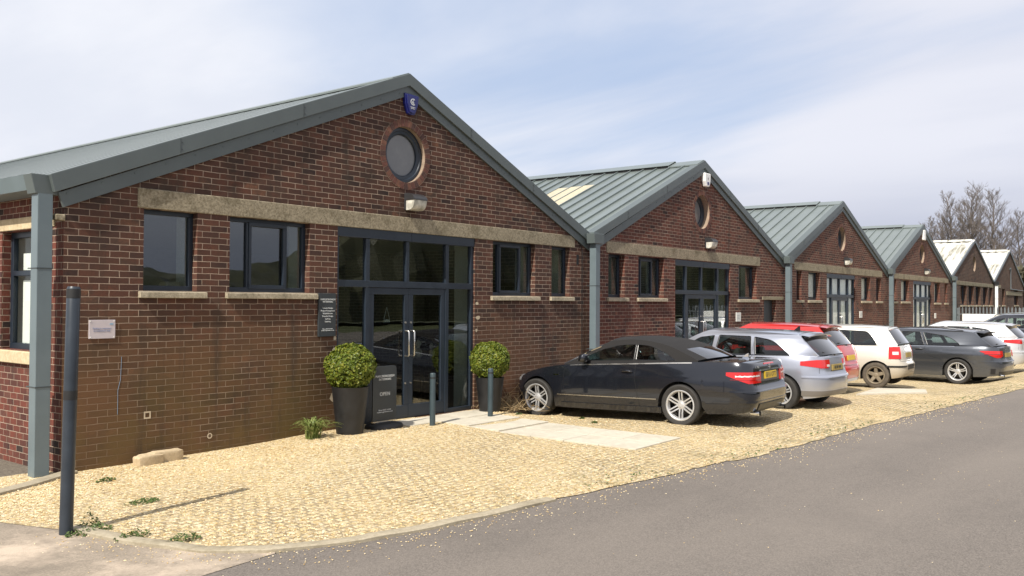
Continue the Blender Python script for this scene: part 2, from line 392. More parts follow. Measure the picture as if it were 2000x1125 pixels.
c = t.mix(t.rng(t.noise(st.outputs[0], .8, 5, .6), .4, .68, 0, .5), c, (.205, .178, .152, 1))
c = t.mix(t.rng(t.noise(v, .7, 5, .6), .5, .8, 0, .4), c, (.10, .088, .078, 1))
c = t.mix(t.rng(t.noise(v, 26, 3, .8), .72, .8, 0, .7), c, (.36, .30, .2, 1))
t.P(Base_Color=c, Roughness=.8, Specular_IOR_Level=.35); t.bump(t.math('ADD', vo.outputs[0], t.noise(v, 8, 4, .6)), .5, .004); ASPH = t.mat
t = NT('worn concrete apron'); v = t.pos(); f = t.noise(v, 60, 5, .8); g = t.noise(v, 1.3, 6, .7)
c = t.mix(t.rng(f, .35, .65), (.20, .165, .125, 1), (.36, .30, .235, 1)); c = t.mix(t.rng(g, .45, .62, 0, .85), c, (.54, .44, .34, 1)); c = t.mix(t.rng(t.noise(v, .8, 5, .7), .52, .70, 0, .8), c, (.13, .11, .085, 1))
t.P(Base_Color=c, Roughness=.9); t.bump(f, .8, .008); APRON = t.mat
t = NT('dark side paving'); v = t.pos(); f = t.noise(v, 30, 5, .8)
t.P(Base_Color=t.mix(t.rng(f, .35, .65), (.07, .058, .045, 1), (.19, .165, .125, 1)), Roughness=.9); t.bump(f, .6, .008); SIDEP = t.mat
t = NT('rough grass'); v = t.pos(); f = t.noise(v, 8, 6, .7)
t.P(Base_Color=t.mix(t.rng(f, .3, .7), (.035, .05, .014, 1), (.10, .105, .04, 1)), Roughness=.9); GRASS = t.mat
def leafmat(name, a, b, c_=None, s=12, tr=.25):
    t = NT(name); v = t.obj(); f = t.noise(v, s, 3, .6); wn_ = t.N('ShaderNodeTexWhiteNoise', noise_dimensions='3D')
    sn = t.N('ShaderNodeVectorMath', operation='SNAP'); t.l.new(v, sn.inputs[0]); sn.inputs[1].default_value = (.03, .03, .03); t.l.new(sn.outputs[0], wn_.inputs[0])
    cc = t.mix(t.rng(f, .35, .65), C4(a), C4(b)); cc = t.mix(t.rng(wn_.outputs[0], .55, 1, 0, .8), cc, C4(c_ or b))
    t.P(Base_Color=cc, Roughness=.45, Specular_IOR_Level=.4)
    tl = t.N('ShaderNodeBsdfTranslucent'); t.l.new(cc, tl.inputs[0]); m = t.N('ShaderNodeMixShader', {0: tr})
    t.l.new(t.p.outputs[0], m.inputs[1]); t.l.new(tl.outputs[0], m.inputs[2]); t.l.new(m.outputs[0], t.out.inputs[0]); return t.mat
BOX = leafmat('box leaves', (.075, .115, .012), (.15, .19, .020), (.27, .27, .035))
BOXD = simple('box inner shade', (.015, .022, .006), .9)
WEED = leafmat('weed leaves', (.05, .085, .02), (.10, .15, .04))
STRAP = leafmat('strappy leaves', (.10, .15, .03), (.22, .27, .08), (.33, .33, .14))
TWIG = simple('dry twigs', (.26, .19, .10), .8, 0, .35, 8)
BARK = simple('bare bark', (.135, .112, .098), .9, 0, .25, 3)
EVERG = leafmat('hedge leaves', (.045, .050, .026), (.085, .085, .045), s=.4)
AMB = NT('pendant bulb glow'); AMB.P(Base_Color=(1, .6, .25, 1), Emission_Color=(1, .50, .16, 1), Emission_Strength=9.0); AMB = AMB.mat
HOLE = simple('hole mortar', (.50, .42, .30), .9, 0, .15)

# ------------------------------------------------------------------ ground
def gz(x, y):
    def ss(a, b, t):
        t = max(0, min(1, (t - a) / (b - a))); return t * t * (3 - 2 * t)
    return .06 * ss(6, 8.6, x) * ss(-2.6, -.6, y) * (1 - ss(11.3, 12.0, x)) - .07 * ss(11.4, 12.4, x) * ss(-3.5, -.8, y) - .22 * ss(19.0, 25.2, x) * (1 - ss(30, 36, x)) * ss(-6.2, -4.9, y)
def sheet(name, poly, z, mat, n=0, label=None, cat=None):
    tri = tessellate_polygon([[Vector((x, y, 0)) for x, y in poly]])
    m = MB(); m.add([(x, y, z) for x, y in poly], tri)
    o = m.build(name, mat); o['kind'] = 'structure'
    return o
g = MB(); g.add([(-900, -900, -.4), (1500, -900, -.4), (1500, 900, -.4), (-900, 900, -.4)], [(0, 1, 2, 3)])
g.build('ground', GRASS)['kind'] = 'structure'
KL = [(2.75, -.35), (3.0, -1.1), (3.21, -1.71), (3.46, -2.46), (3.57, -3.15), (3.80, -3.83), (4.09, -4.19), (4.73, -4.50), (5.45, -4.66), (6.34, -4.79), (6.9, -4.84)]
RE = [(6.9, -4.84), (7.8, -4.99), (9.2, -5.18), (10.77, -5.43), (12.5, -5.55), (14.3, -5.70), (18, -6.1), (22.9, -6.62), (30, -7.2), (40, -7.9), (48.4, -8.3)]
def rag(pts, amp=.05, st=.12):
    out = []
    for (a, b) in zip(pts[:-1], pts[1:]):
        d = math.hypot(b[0] - a[0], b[1] - a[1]); n = max(1, int(d / st)) if a[0] < 26 else 4
        for i in range(n):
            t_ = i / n; x = a[0] + (b[0] - a[0]) * t_; y = a[1] + (b[1] - a[1]) * t_
            out.append((x, y + amp * (noise.noise(Vector((x * 2.1, y, 0))) + .6 * noise.noise(Vector((x * 7, 3, 1))))))
    return out + [pts[-1]]
edge = rag(RE, .07)
# gravel forecourt as a fine sheet that swells gently up to the wall
xs = [4.42 + i * .25 for i in range(30)] + [12 + i * 1.0 for i in range(38)]
gm = MB()
outline = [(4.3, .3)] + [(2.75, .3)] + KL[:-1] + edge + [(48.4, .3)]
tri = tessellate_polygon([[Vector((x, y, 0)) for x, y in outline]])
gm.add([(x, y, 0) for x, y in outline], tri)
me = bpy.data.meshes.new('tmp'); me.from_pydata(gm.v, [], gm.f)
bm = bmesh.new(); bm.from_mesh(me)
for axis, vals in ((0, [3 + i * .3 for i in range(110)]), (1, [-4.8 + i * .25 for i in range(21)])):
    for c_ in vals:
        co = [0, 0, 0]; co[axis] = c_; no = [0, 0, 0]; no[axis] = 1
        bmesh.ops.bisect_plane(bm, geom=bm.verts[:] + bm.edges[:] + bm.faces[:], plane_co=co, plane_no=no)
for v_ in bm.verts:
    v_.co.z = gz(v_.co.x, v_.co.y)
    if v_.co.y > -4.4 and v_.co.x > 4 and v_.co.x < 20: v_.co.z += .012 * noise.noise(Vector((v_.co.x * .9, v_.co.y * .9, 2)))
bmesh.ops.recalc_face_normals(bm, faces=bm.faces)
bm.to_mesh(me); bm.free(); me.materials.append(GRAVEL)
o = bpy.data.objects.new('gravel_forecourt', me); col.objects.link(o); o['kind'] = 'structure'
sheet('road', [(-60, -4.30), (3.43, -4.28), (4.0, -4.22), (4.75, -4.45), (5.45, -4.62), (6.9, -4.72)] + [(x, y + .5) for x, y in RE[1:]] + [(120, -14), (120, -30), (-60, -30)], -.008, ASPH)
sheet('concrete_apron', [(-40, 12), (2.9, 12), (2.9, 0), (3.1, -.9), (3.4, -1.8), (3.62, -2.5), (3.75, -3.15), (3.98, -3.75), (4.25, -4.12), (4.12, -4.26), (3.43, -4.32), (-40, -4.5)], -.004, APRON)
sheet('side_path', [(-2, 45), (-2, .6), (2.6, -.32), (3.15, -.78), (4.3, -.12), (4.52, .05), (4.52, 45)], -.012, SIDEP)
# kerb edging: curved run of flush kerb round the forecourt corner, and the straight strip at the building corner
def kerb(name, pts, wd, z0, z1):
    m = MB(); P = []
    for i, p in enumerate(pts):
        a = Vector(pts[max(i - 1, 0)]); b = Vector(pts[min(i + 1, len(pts) - 1)]); d = (b - a).normalized(); n = Vector((-d.y, d.x)) * wd / 2
        zt = z1 if not callable(z1) else z1(i)
        P.append([(p[0] + n.x, p[1] + n.y, z0), (p[0] + n.x, p[1] + n.y, zt - .006), (p[0] + n.x * .8, p[1] + n.y * .8, zt), (p[0] - n.x * .8, p[1] - n.y * .8, zt), (p[0] - n.x, p[1] - n.y, zt - .006), (p[0] - n.x, p[1] - n.y, z0)])
    m.grid(P); m.add([P[0][i] for i in range(6)], [tuple(range(6))]); m.add([P[-1][i] for i in range(6)], [tuple(range(6))])
    o = m.build(name, KERB, None, smooth=True, angle=30); o['kind'] = 'structure'; return o
def resample(pts, st):
    out = []
    for a, b in zip(pts[:-1], pts[1:]):
        n = max(1, int(math.hypot(b[0] - a[0], b[1] - a[1]) / st))
        out += [(a[0] + (b[0] - a[0]) * i / n, a[1] + (b[1] - a[1]) * i / n) for i in range(n)]
    return out + [pts[-1]]
kp = resample([(3.49, -2.38), (3.60, -3.13), (3.83, -3.79), (4.12, -4.15), (4.75, -4.47), (5.45, -4.64), (6.34, -4.77), (6.9, -4.82)], .12)
kerb('kerb', kp, .13, -.1, lambda i: .026 if i < 10 else .02 + .004 * math.sin(i))
kerb('kerb', resample([(2.5, -.98), (3.3, -.68), (4.0, -.38), (4.6, -.03)], .2), .16, -.1, .03)
# path of paving slabs
ps = MB(); random.seed(3)
for c_ in range(2):
    for r_ in range(7):
        x0 = 9.85 + c_ * .625; y1 = -.10 - r_ * .565; z = .035 if y1 > -1.2 else .022
        zz_ = max(z, gz(x0 + .3, y1 - .3) + .012)
        ps.box(x0 + .005, x0 + .617, y1 - .555, y1, zz_ - .06, zz_ + random.uniform(-.002, .003))
ps.box(9.22, 9.84, -.62, -.10, .0, .071); ps.box(11.11, 11.40, -.45, -.10, .0, .068)
ps.build('path', SLAB, None, bevel=.004)['kind'] = 'structure'
# pale slab patch further along the forecourt
ps = MB(); q_ = [(18.7, -4.15), (20.9, -3.95), (21.9, -4.75), (20.3, -5.15)]; ps.add([(a, b, gz(a, b) + .03) for a, b in q_] + [(a, b, gz(a, b) - .1) for a, b in q_], [(0, 1, 2, 3), (4, 7, 6, 5)] + [(i, i + 4, (i + 1) % 4 + 4, (i + 1) % 4) for i in range(4)]); ps.build('path', SLAB, None)['kind'] = 'structure'

# loose stones (stuff): real pebbles on and around the gravel surface
def pebbles():
    rnd = random.Random(5); m = MB()
    ico = [(0, 0, 1), (1, 0, 0), (0, 1, 0), (-1, 0, 0), (0, -1, 0), (0, 0, -1)]
    fs = [(0, 1, 2), (0, 2, 3), (0, 3, 4), (0, 4, 1), (5, 2, 1), (5, 3, 2), (5, 4, 3), (5, 1, 4)]
    def inside(x, y):
        # right of kerb line and above road edge
        if y > -.05: return False
        for (a, b) in zip(KL[:-1], KL[1:]):
            if b[1] <= y <= a[1] and x < a[0] + (b[0] - a[0]) * (a[1] - y) / (a[1] - b[1]) + .08: return False
        for (a, b) in zip(RE[:-1], RE[1:]):
            if a[0] <= x <= b[0] and y < a[1] + (b[1] - a[1]) * (x - a[0]) / (b[0] - a[0]): return False
        if x < 6.9 and y < -4.7: return False
        if 9.83 < x < 11.1 and -4.07 < y < -.08: return rnd.random() < .02
        return True
    def put(x, y, z, s):
        a = rnd.uniform(0, 6.28); ca, sa = math.cos(a), math.sin(a); sx, sy, sz = s * rnd.uniform(.8, 1.5), s * rnd.uniform(.6, 1), s * rnd.uniform(.4, .75)
        m.add([(x + (p[0] * ca * sx - p[1] * sa * sy), y + (p[0] * sa * sx + p[1] * ca * sy), z + p[2] * sz) for p in ico], fs)
    n = 0
    while n < 12500:
        x = 3 + 14 * rnd.random() ** 1.5; y = rnd.uniform(-5.6, 0)
        if y < -1.2 and (x / .13) % 1 < .3: continue
        if y < -1.2 and ((y) / .095) % 1 < .35: continue
        if inside(x, y): put(x, y, gz(x, y) + .004, rnd.uniform(.006, .013)); n += 1
    for _ in range(1500):     # strays on road and apron
        i = rnd.randrange(len(edge) - 1); x, y = edge[i]
        if x > 20: continue
        put(x + rnd.uniform(-.1, .1), y - abs(rnd.gauss(0, .22)) - .02, -.004, rnd.uniform(.004, .010))
    for _ in range(500):
        a = rnd.choice(kp); put(a[0] - abs(rnd.gauss(0, .2)), a[1] - abs(rnd.gauss(0, .25)), -.001, rnd.uniform(.004, .009))
    for _ in range(260):
        put(rnd.uniform(3, 18), rnd.uniform(-9, -5.2), -.005, rnd.uniform(.003, .007))
    t = NT('loose stones'); v = t.pos(); wn_ = t.N('ShaderNodeTexVoronoi', {'Scale': 30.0}); t.l.new(v, wn_.inputs[0]); s_ = t.N('ShaderNodeSeparateColor'); t.l.new(wn_.outputs['Color'], s_.inputs[0])
    t.P(Base_Color=t.ramp(s_.outputs[0], [(0, (.36, .23, .09)), (.3, (.58, .42, .20)), (.65, (.68, .54, .31)), (1, (.80, .70, .50))]), Roughness=.8)
    o = m.build('loose_gravel', t.mat); o['kind'] = 'stuff'
pebbles()

# ------------------------------------------------------------------ warehouse units
V = [4.42, 14.92, 25.52, 36.56, 47.96, 59.5, 70.9]
PK = [9.73, 20.1, 30.95, 42.17, 53.76, 65.2]
ZV, ZP = 3.27, 5.44
DEPTH = 38
def rect(x0, x1, z0, z1): return [(x0, z0), (x1, z0), (x1, z1), (x0, z1)]
def circ(cx, cz, r, n=40): return [(cx + r * math.cos(2 * math.pi * i / n), cz + r * math.sin(2 * math.pi * i / n)) for i in range(n)]
def holed(m, outer, holes, y0, y1, mi=0, flip=False, tx=lambda a, y, b: (a, y, b)):
    loops = [[Vector((a, b, 0)) for a, b in outer]] + [[Vector((a, b, 0)) for a, b in h] for h in holes]
    flat = [p for l in loops for p in l]; tri = tessellate_polygon(loops)
    m.add([tx(p[0], y0, p[1]) for p in flat], tri, mi)
    for h in holes:
        n = len(h); m.add([tx(a, y0, b) for a, b in h] + [tx(a, y1, b) for a, b in h], [(i, (i + 1) % n, (i + 1) % n + n, i + n) for i in range(n)], mi)
def roofmesh(m, xa, za, xb, zb, y0, y1, th=.05):   # slab from (xa,za) to (xb,zb) in x,z, extruded in y
    d = Vector((xb - xa, zb - za)).normalized(); n = Vector((-d.y, d.x)) * th
    if n.y < 0: n = -n
    m.prism([(xa, za), (xb, zb), (xb - n.x, zb - n.y), (xa - n.x, za - n.y)], y0, y1)
def window(u, x0, x1, z0, z1, mull=(), case=(), yf=.10, sill=True, sillw=.06, blind=None, name='window', ft=.055):
    yb_ = yf + .075
    f = MB(); y1 = yf + .06
    f.box(x0, x1, yf, y1, z1 - ft, z1 + .002); f.box(x0, x1, yf, y1, z0 - .002, z0 + ft + .01)
    f.box(x0 - .002, x0 + ft, yf + .001, y1 - .001, z0 + ft, z1 - ft); f.box(x1 - ft, x1 + .002, yf + .001, y1 - .001, z0 + ft, z1 - ft)
    for a, b in mull: f.box(a, b, yf + .002, y1 - .002, z0 + ft, z1 - ft)
    for a, b in case:
        c = .042; ya, yb = yf - .014, yf + .03
        f.box(a, b, ya, yb, z1 - ft - c, z1 - ft + .01); f.box(a, b, ya, yb, z0 + ft - .01, z0 + ft + c)
        f.box(a, a + c, ya + .001, yb, z0 + ft + c, z1 - ft - c); f.box(b - c, b, ya + .001, yb, z0 + ft + c, z1 - ft - c)
    fo = f.build(name, FRAME, u, bevel=.004)
    p = MB(); p.box(x0 + .02, x1 - .02, yf + .034, yf + .040, z0 + .02, z1 - .02); p.build('pane', GLASSQ if blind else GLASS, fo)
    if sill:
        s = MB(); s.add([(x0 - sillw, -.055, z0 - .085), (x1 + sillw + .06, -.055, z0 - .085), (x1 + sillw + .06, -.05, z0 - .012), (x0 - sillw, -.05, z0 - .012), (x0 - sillw, .1, z0 - .085), (x1 + sillw + .06, .1, z0 - .085), (x1 + sillw + .06, .1, z0 + .004), (x0 - sillw, .1, z0 + .004)],
              [(0, 1, 2, 3), (4, 7, 6, 5), (3, 2, 6, 7), (0, 4, 5, 1), (0, 3, 7, 4), (1, 5, 6, 2)]); s.build('sill', SILL, fo, bevel=.006)
    if blind:
        b = MB(); b.box(x0 + .03, x1 - .03, yb_, yb_ + .005, z0 + blind, z1 - .03); b.build('blind', BLIND, fo)
    return fo
def screen(u, x0, x1, z0, z1, blind=False, handles=True, k=None):
    PG = GLASSQ if blind else GLASS
    W_ = x1 - x0; q = k or [0, .58, .66, 1.36, 1.56, 2.22, 2.34, 2.42, 2.96, 3.04]
    q = [x0 + v_ * W_ / 3.04 for v_ in q]
    yf = .035; y1 = .11; zt = z1 - .14; tr0, tr1 = z0 + 2.04, z0 + 2.14
    f = MB(); f.box(x0 - .002, (x0 + x1) / 2 - .003, yf - .025, y1, zt, z1 + .004); f.box((x0 + x1) / 2 + .003, x1 + .002, yf - .025, y1, zt, z1 + .004)
    f.box(x0, x1, yf - .004, y1, tr0, tr1)
    for a, b in ((x0 - .002, x0 + .06), (q[1], q[2]), (q[6], q[7]), (x1 - .07, x1 + .002)): f.box(a, b, yf, y1 - .002, z0, zt)
    mc = (q[3] + q[4]) / 2; f.box(mc - .035, mc + .035, yf + .001, y1 - .003, tr1, zt)
    for a, b in ((x0 + .06, q[1]), (q[7], x1 - .07)): f.box(a, b, yf + .002, y1 - .004, z0, z0 + .07)
    fo = f.build('glazed_screen', FRAME, u, bevel=.004)
    p = MB()
    p.box(x0 + .03, x1 - .03, .072, .078, tr1 - .02, zt + .02)
    p.box(x0 + .03, q[1] + .02, .072, .078, z0 + .04, tr0 + .02); p.box(q[7] - .02, x1 - .03, .072, .078, z0 + .04, tr0 + .02)
    p.build('pane', PG, fo)
    mid_ = (q[2] + q[6]) / 2
    for (a, b, hx) in ((q[2] + .003, mid_ - .002, mid_ - .075), (mid_ + .002, q[6] - .003, mid_ + .045)):
        d = MB(); st = .095; ya, yb = .045, .10; za, zb = z0 + .012, tr0 - .004
        d.box(a, b, ya, yb, zb - .1, zb); d.box(a, b, ya, yb, za, za + .2); d.box(a, a + st, ya + .001, yb - .001, za + .2, zb - .1); d.box(b - st, b, ya + .001, yb - .001, za + .2, zb - .1)
        do = d.build('door', FRAME, u, bevel=.004)
        gl = MB(); gl.box(a + .05, b - .05, .070, .076, za + .15, zb - .06); gl.build('pane', PG, do)
        if handles:
            h = MB(); hz0, hz1 = z0 + .98, z0 + 1.37; r_ = .014
            h.tube([(hx, .045, hz0), (hx, -.02, hz0), (hx, -.035, hz0 + .015), (hx, -.035, hz1 - .015), (hx, -.02, hz1), (hx, .045, hz1)], r_, 8)
            h.build('handle', STEEL, do, smooth=True, angle=60)
            for lz in (.55, 1.5):
                kk = MB(); kk.lathe([(0, -.006), (.016, -.006), (.018, .006)], (hx, .04, z0 + lz), 12, 0, 'y'); kk.build('lock', STEEL, do)
    th = MB(); th.box(x0 - .02, x1 + .02, -.05, .12, z0 - .05, z0 - .003); th.build('threshold', STEEL if not blind else TRIM, u)
    if blind:
        b = MB()
        for a, c_ in ((x0 + .07, q[1] - .01), (q[2] + .04, mc - .05), (mc + .05, q[6] - .04), (q[7] + .01, x1 - .08)):
            b.box(a, c_, .112, .117, tr1 + .01, zt - .02); b.box(a, c_, .112, .117, z0 + .35, tr0 - .02)
        b.build('blind', BLIND, u)
    return fo
def unit(i, label, openings, lint, bm_, roof='seam', groupn='gabled brick units in a row'):
    x0, x1, P_ = V[i], V[i + 1], PK[i]
    if i == 0: x0 = 4.50
    u = empty('warehouse_unit', (x0, 0, 0)); tag(u, label, 'building', groupn)
    sl0 = (ZP - ZV) / (P_ - V[i]); sl1 = (ZP - ZV) / (V[i + 1] - P_)
    zc = lambda x: ZP - (sl0 * (P_ - x) if x < P_ else sl1 * (x - P_))
    outer = [(x0, -.3), (x1, -.3), (x1, zc(x1) - .09), (P_, ZP - .09), (x0, zc(x0) - .09)]
    holes = [o_['p'] for o_ in openings]
    m = MB(); holed(m, outer, holes, 0, .17, 0)
    if i > 0:
        m.build('front_wall', bm_, u)
    else:
        m.build('front_wall', bm_, u)
    li = MB(); holed(li, [(x0 + .02, -.1), (x1 - .02, -.1), (x1 - .02, 3.1), (P_, 5.2), (x0 + .02, 3.1)], holes, .47, .165)
    li.build('inner_wall', WHITE, u)
    # floor, back partition, party wall
    fl = MB(); fl.box(x0 + .05, x1 - .05, .475, 9.0, -.05, .04); fl.build('floor', FLOORI, u)
    bp = MB(); bp.box(x0 + .05, x1 - .05, 9.0, 9.1, .04, 3.05); bp.box(x0 + .05, x1 - .05, .475, 9.0, 3.05, 3.1); bp.build('back_partition', PLASTER, u)
    pw = MB()
    if i == 0:
        hs = [[(.38, 1.30), (1.56, 1.30), (1.56, 2.69), (.38, 2.69)], [(5.2, 1.30), (6.6, 1.30), (6.6, 2.69), (5.2, 2.69)]]
        holed(pw, [(.002, -.3), (DEPTH, -.3), (DEPTH, 3.2), (.002, 3.2)], hs, x0, x0 + .13, 0, tx=lambda a, y, b: (y, a, b))
        pw.build('side_wall', BS, u)
        iw = MB(); holed(iw, [(.35, -.1), (9, -.1), (9, 3.05), (.35, 3.05)], hs, x0 + .34, x0 + .125, 0, tx=lambda a, y, b: (y, a, b)); iw.build('inner_side_wall', WHITE, u)
    else:
        pw.box(x0 - .10, x0 + .04, .35, DEPTH, -.2, 3.1); pw.build('party_wall', B5, u)
    bk = MB(); bk.prism([(x0, -.3), (x1, -.3), (x1, 3.1), (P_, 5.25), (x0, 3.1)], DEPTH - .3, DEPTH - .02); bk.build('rear_wall', B5, u)
    if i == 5:
        ew = MB(); ew.box(x1 - .3, x1, .17, DEPTH - .3, -.3, 3.1); ew.build('end_wall', B5, u)
    # roof
    r = MB(); y0, y1 = -.02, DEPTH
    top = ZP - .025
    if roof == 'seam':
        roofmesh(r, V[i], ZV - .03, P_, top, y0, y1); roofmesh(r, V[i + 1], ZV - .03, P_, top, y0, y1)
        n = int((y1 - .35) / .385)
        for (xa, xb) in ((V[i], P_), (V[i + 1], P_)):
            d = Vector((xb - xa, 0, top - (ZV - .03))).normalized(); nrm = Vector((-d.z, 0, d.x)); nrm = nrm if nrm.z > 0 else -nrm
            L_ = math.hypot(xb - xa, top - ZV + .03)
            for k in range(n):
                y = .33 + k * .385
                c_ = Vector((xa, y, ZV - .03)) + d * (L_ / 2 + .04) + nrm * .018
                r.obox(c_ - nrm * (.018 if i == 0 else 0), d * (L_ / 2 - .10), Vector((0, .013, 0)), nrm * (.005 if i == 0 else .022))
    else:
        for (xa, xb) in ((V[i], P_), (V[i + 1], P_)):
            ny = int(DEPTH / .073); P2 = []
            for k in range(ny):
                y = y0 + k * .073; dz = .022 * math.sin(k * math.pi / 1.5 * .5)
                P2.append([(xa, y, ZV - .03 + dz), ((xa + xb) / 2, y, (ZV - .03 + top) / 2 + dz + .003), (xb, y, top + dz)])
            r.grid(P2)
    RM = ROOF if roof == 'seam' else FIBRE
    ro = r.build('roof', RM, u)
    # ridge capping on standoffs (shaded slot beneath painted dark), from behind the verge
    rc = MB(); w_ = .34
    for s_, sl in ((-1, sl0), (1, sl1)):
        yy = .75 if roof == 'seam' else .1; dzr = -.03 if i == 0 else 0
        if i == 0: yy = DEPTH
        else: rc.prism([(P_, ZP + .055 + dzr), (P_ + s_ * w_, ZP + .055 + dzr - sl * w_), (P_ + s_ * w_, ZP + .045 + dzr - sl * w_), (P_, ZP + .045 + dzr)], yy, DEPTH)
        rc.prism([(P_, ZP + .02), (P_ + s_ * w_ * 1.02, ZP + .02 - sl * w_ * 1.02), (P_ + s_ * w_ * 1.02, ZP - .01 - sl * w_ * 1.02), (P_, ZP - .01)], -.04, yy + .02)
    rc.build('ridge_cap', RM, ro)
    if roof == 'seam' and i > 0:
        ck = MB()
        for s_, sl in ((-1, sl0), (1, sl1)):
            ck.prism([(P_ + s_ * .1, ZP + .045 - sl * .1), (P_ + s_ * .31, ZP + .045 - sl * .31), (P_ + s_ * .31, ZP - .02 - sl * .31), (P_ + s_ * .1, ZP - .02 - sl * .1)], .77, DEPTH - .1)
        ck.build('ridge_slot_shade', DARK, ro)  # near-black prism stands in for the shade under the raised capping
    TM = TRIM if roof == 'seam' else WPAINT
    xa = V[i] - (.10 if i == 0 else 0)
    za = zc(V[i]) - (.04 if i == 0 else 0)
    zb = zc(V[i + 1])
    if roof == 'seam':
        c = MB(); h = .185
        c.prism([(xa, za), (P_, ZP), (x1, zb), (x1, zb - h), (P_, ZP - h), (xa + (.05 if i == 0 else 0), za - h)], -.075, .015)
        # top flange lying on the roof
        for s_, xe, ze, sl in ((-1, xa, za, sl0), (1, x1, zb, sl1)):
            c.prism([(P_, ZP + .006), (xe, ze + .006), (xe, ze - .012), (P_, ZP - .012)], -.074, .13)
        c.build('verge_cap', TM, u, bevel=.004)
        c = MB()
        c.prism([(xa + .10, za - h + .004), (P_, ZP - h + .004), (x1, zb - h + .004), (x1, zb - .335), (P_, ZP - .335), (xa + .16, za - .335)], -.038, -.002)
        # rivets
        for t_ in range(14):
            for (xs_, zs_) in ((xa + (P_ - xa) * (t_ + .5) / 14, za + (ZP - za) * (t_ + .5) / 14), (P_ + (x1 - P_) * (t_ + .5) / 14, ZP + (zb - ZP) * (t_ + .5) / 14)):
                c.box(xs_ - .008, xs_ + .008, -.044, -.036, zs_ - .27, zs_ - .254)
        fa = c.build('bargeboard', TM, u)
        for t_ in (.28, .62):
            for (xs_, zs_) in ((xa + (P_ - xa) * t_, za + (ZP - za) * t_), (P_ + (x1 - P_) * t_, ZP + (zb - ZP) * t_)):
                j = MB()
                j.box(xs_ - .004, xs_ + .004, -.0785, -.07, zs_ - .18, zs_ - .004)
                for dz in (.045, .13): j.box(xs_ + .012, xs_ + .03, -.0785, -.07, zs_ - dz - .014, zs_ - dz)
                j.build('joint_cover', TRIMD, fa)
    else:
        c = MB(); c.prism([(xa, za + .01), (P_, ZP + .01), (x1, zb + .01), (x1, zb - .13), (P_, ZP - .13), (xa, za - .13)], -.05, .02); c.build('verge_cap', PALE, u)
    # lintel
    if lint:
        a, b, za_, zb_ = lint; m = MB(); m.box(a, b, -.012, .02, za_, zb_); m.build('lintel', LINT, u, bevel=.008)
    return u
def winop(x0, x1, z0=2.0, z1=2.97): return dict(p=rect(x0, x1, z0, z1))
def roundwin(u, cx, cz, r, ring=True, glass=True, back=.10):
    rv = MB(); rv.lathe([(r - .002, .004), (r - .002, .055 + back)], (cx, 0, cz), 48, 0, 'y'); rv.build('reveal', REVL, u, smooth=True)
    bk_ = back
    if ring:
        m = MB(); n = 38
        for k in range(n):
            a0 = 2 * math.pi * (k + .07) / n; a1 = 2 * math.pi * (k + .93) / n; ri, ro_ = r + .004, r + .108 + .006 * math.sin(k * 7)
            vs = []
            for y in (-.009, .03):
                for (a_, q) in ((a0, ri), (a1, ri), (a1, ro_), (a0, ro_)): vs.append((cx + q * math.cos(a_), y, cz + q * math.sin(a_)))
            m.add(vs, [(0, 1, 2, 3), (4, 7, 6, 5), (0, 4, 5, 1), (1, 5, 6, 2), (2, 6, 7, 3), (3, 7, 4, 0)], k % 3 if k % 5 else 0)
        m.build('brick_surround', [VO1, VO2, VO3], u)
        mm = MB(); mm.lathe([(r + .001, -.003), (r + .112, -.003)], (cx, 0, cz), 48, 0, 'y'); mm.build('surround_mortar', MORT, u)
    f = MB(); f.lathe([(a_, b_ + back) for a_, b_ in [(r + .005, .06), (r - .012, .045), (r - .05, .045), (r - .06, .058), (r - .10, .062), (r - .115, .075), (r - .118, .12), (r + .005, .13)]], (cx, 0, cz), 56, 0, 'y')
    fo = f.build('round_window', FRAME if glass else PALE, u, smooth=True, angle=30)
    g_ = MB(); g_.lathe([(0, .10 + back), (r - .1, .10 + back)], (cx, 0, cz), 48, 0, 'y'); g_.build('pane', GLASSR, fo)
MORT = simple('ring mortar', (.26, .19, .135), .9, 0, .3, 12)
VO1 = simple('voussoir red', (.115, .046, .033), .85, 0, .3, 20, bump=.5); VO2 = simple('voussoir dark', (.075, .036, .029), .85, 0, .3, 20, bump=.5); VO3 = simple('voussoir orange', (.15, .066, .042), .85, 0, .3, 20, bump=.5)

GL = 'gabled brick units in a row'
REVL = concrete('round reveal render', (.26, .19, .14), (.36, .27, .20), 20)
# unit 1 (nearest)
op = [winop(5.42, 6.12), winop(6.58, 7.86), dict(p=rect(8.36, 11.40, .06, 2.97)), winop(11.88, 13.12), winop(13.65, 14.26), dict(p=circ(9.72, 4.18, .435))]
u1 = unit(0, 'nearest brick unit, whose entrance stands between two clipped bushes', op, (5.34, 14.43, 2.97, 3.205), B1)
window(u1, 5.42, 6.12, 2.0, 2.97)
window(u1, 6.58, 7.86, 2.0, 2.97, mull=[(6.90, 6.95), (7.50, 7.55)], case=[(6.93, 7.52)])
window(u1, 11.88, 13.12, 2.0, 2.97, mull=[(12.14, 12.19), (12.76, 12.81)], case=[(12.17, 12.78)])
window(u1, 13.65, 14.26, 2.0, 2.97)
screen(u1, 8.36, 11.40, .06, 2.97)
roundwin(u1, 9.72, 4.18, .435, back=.02)
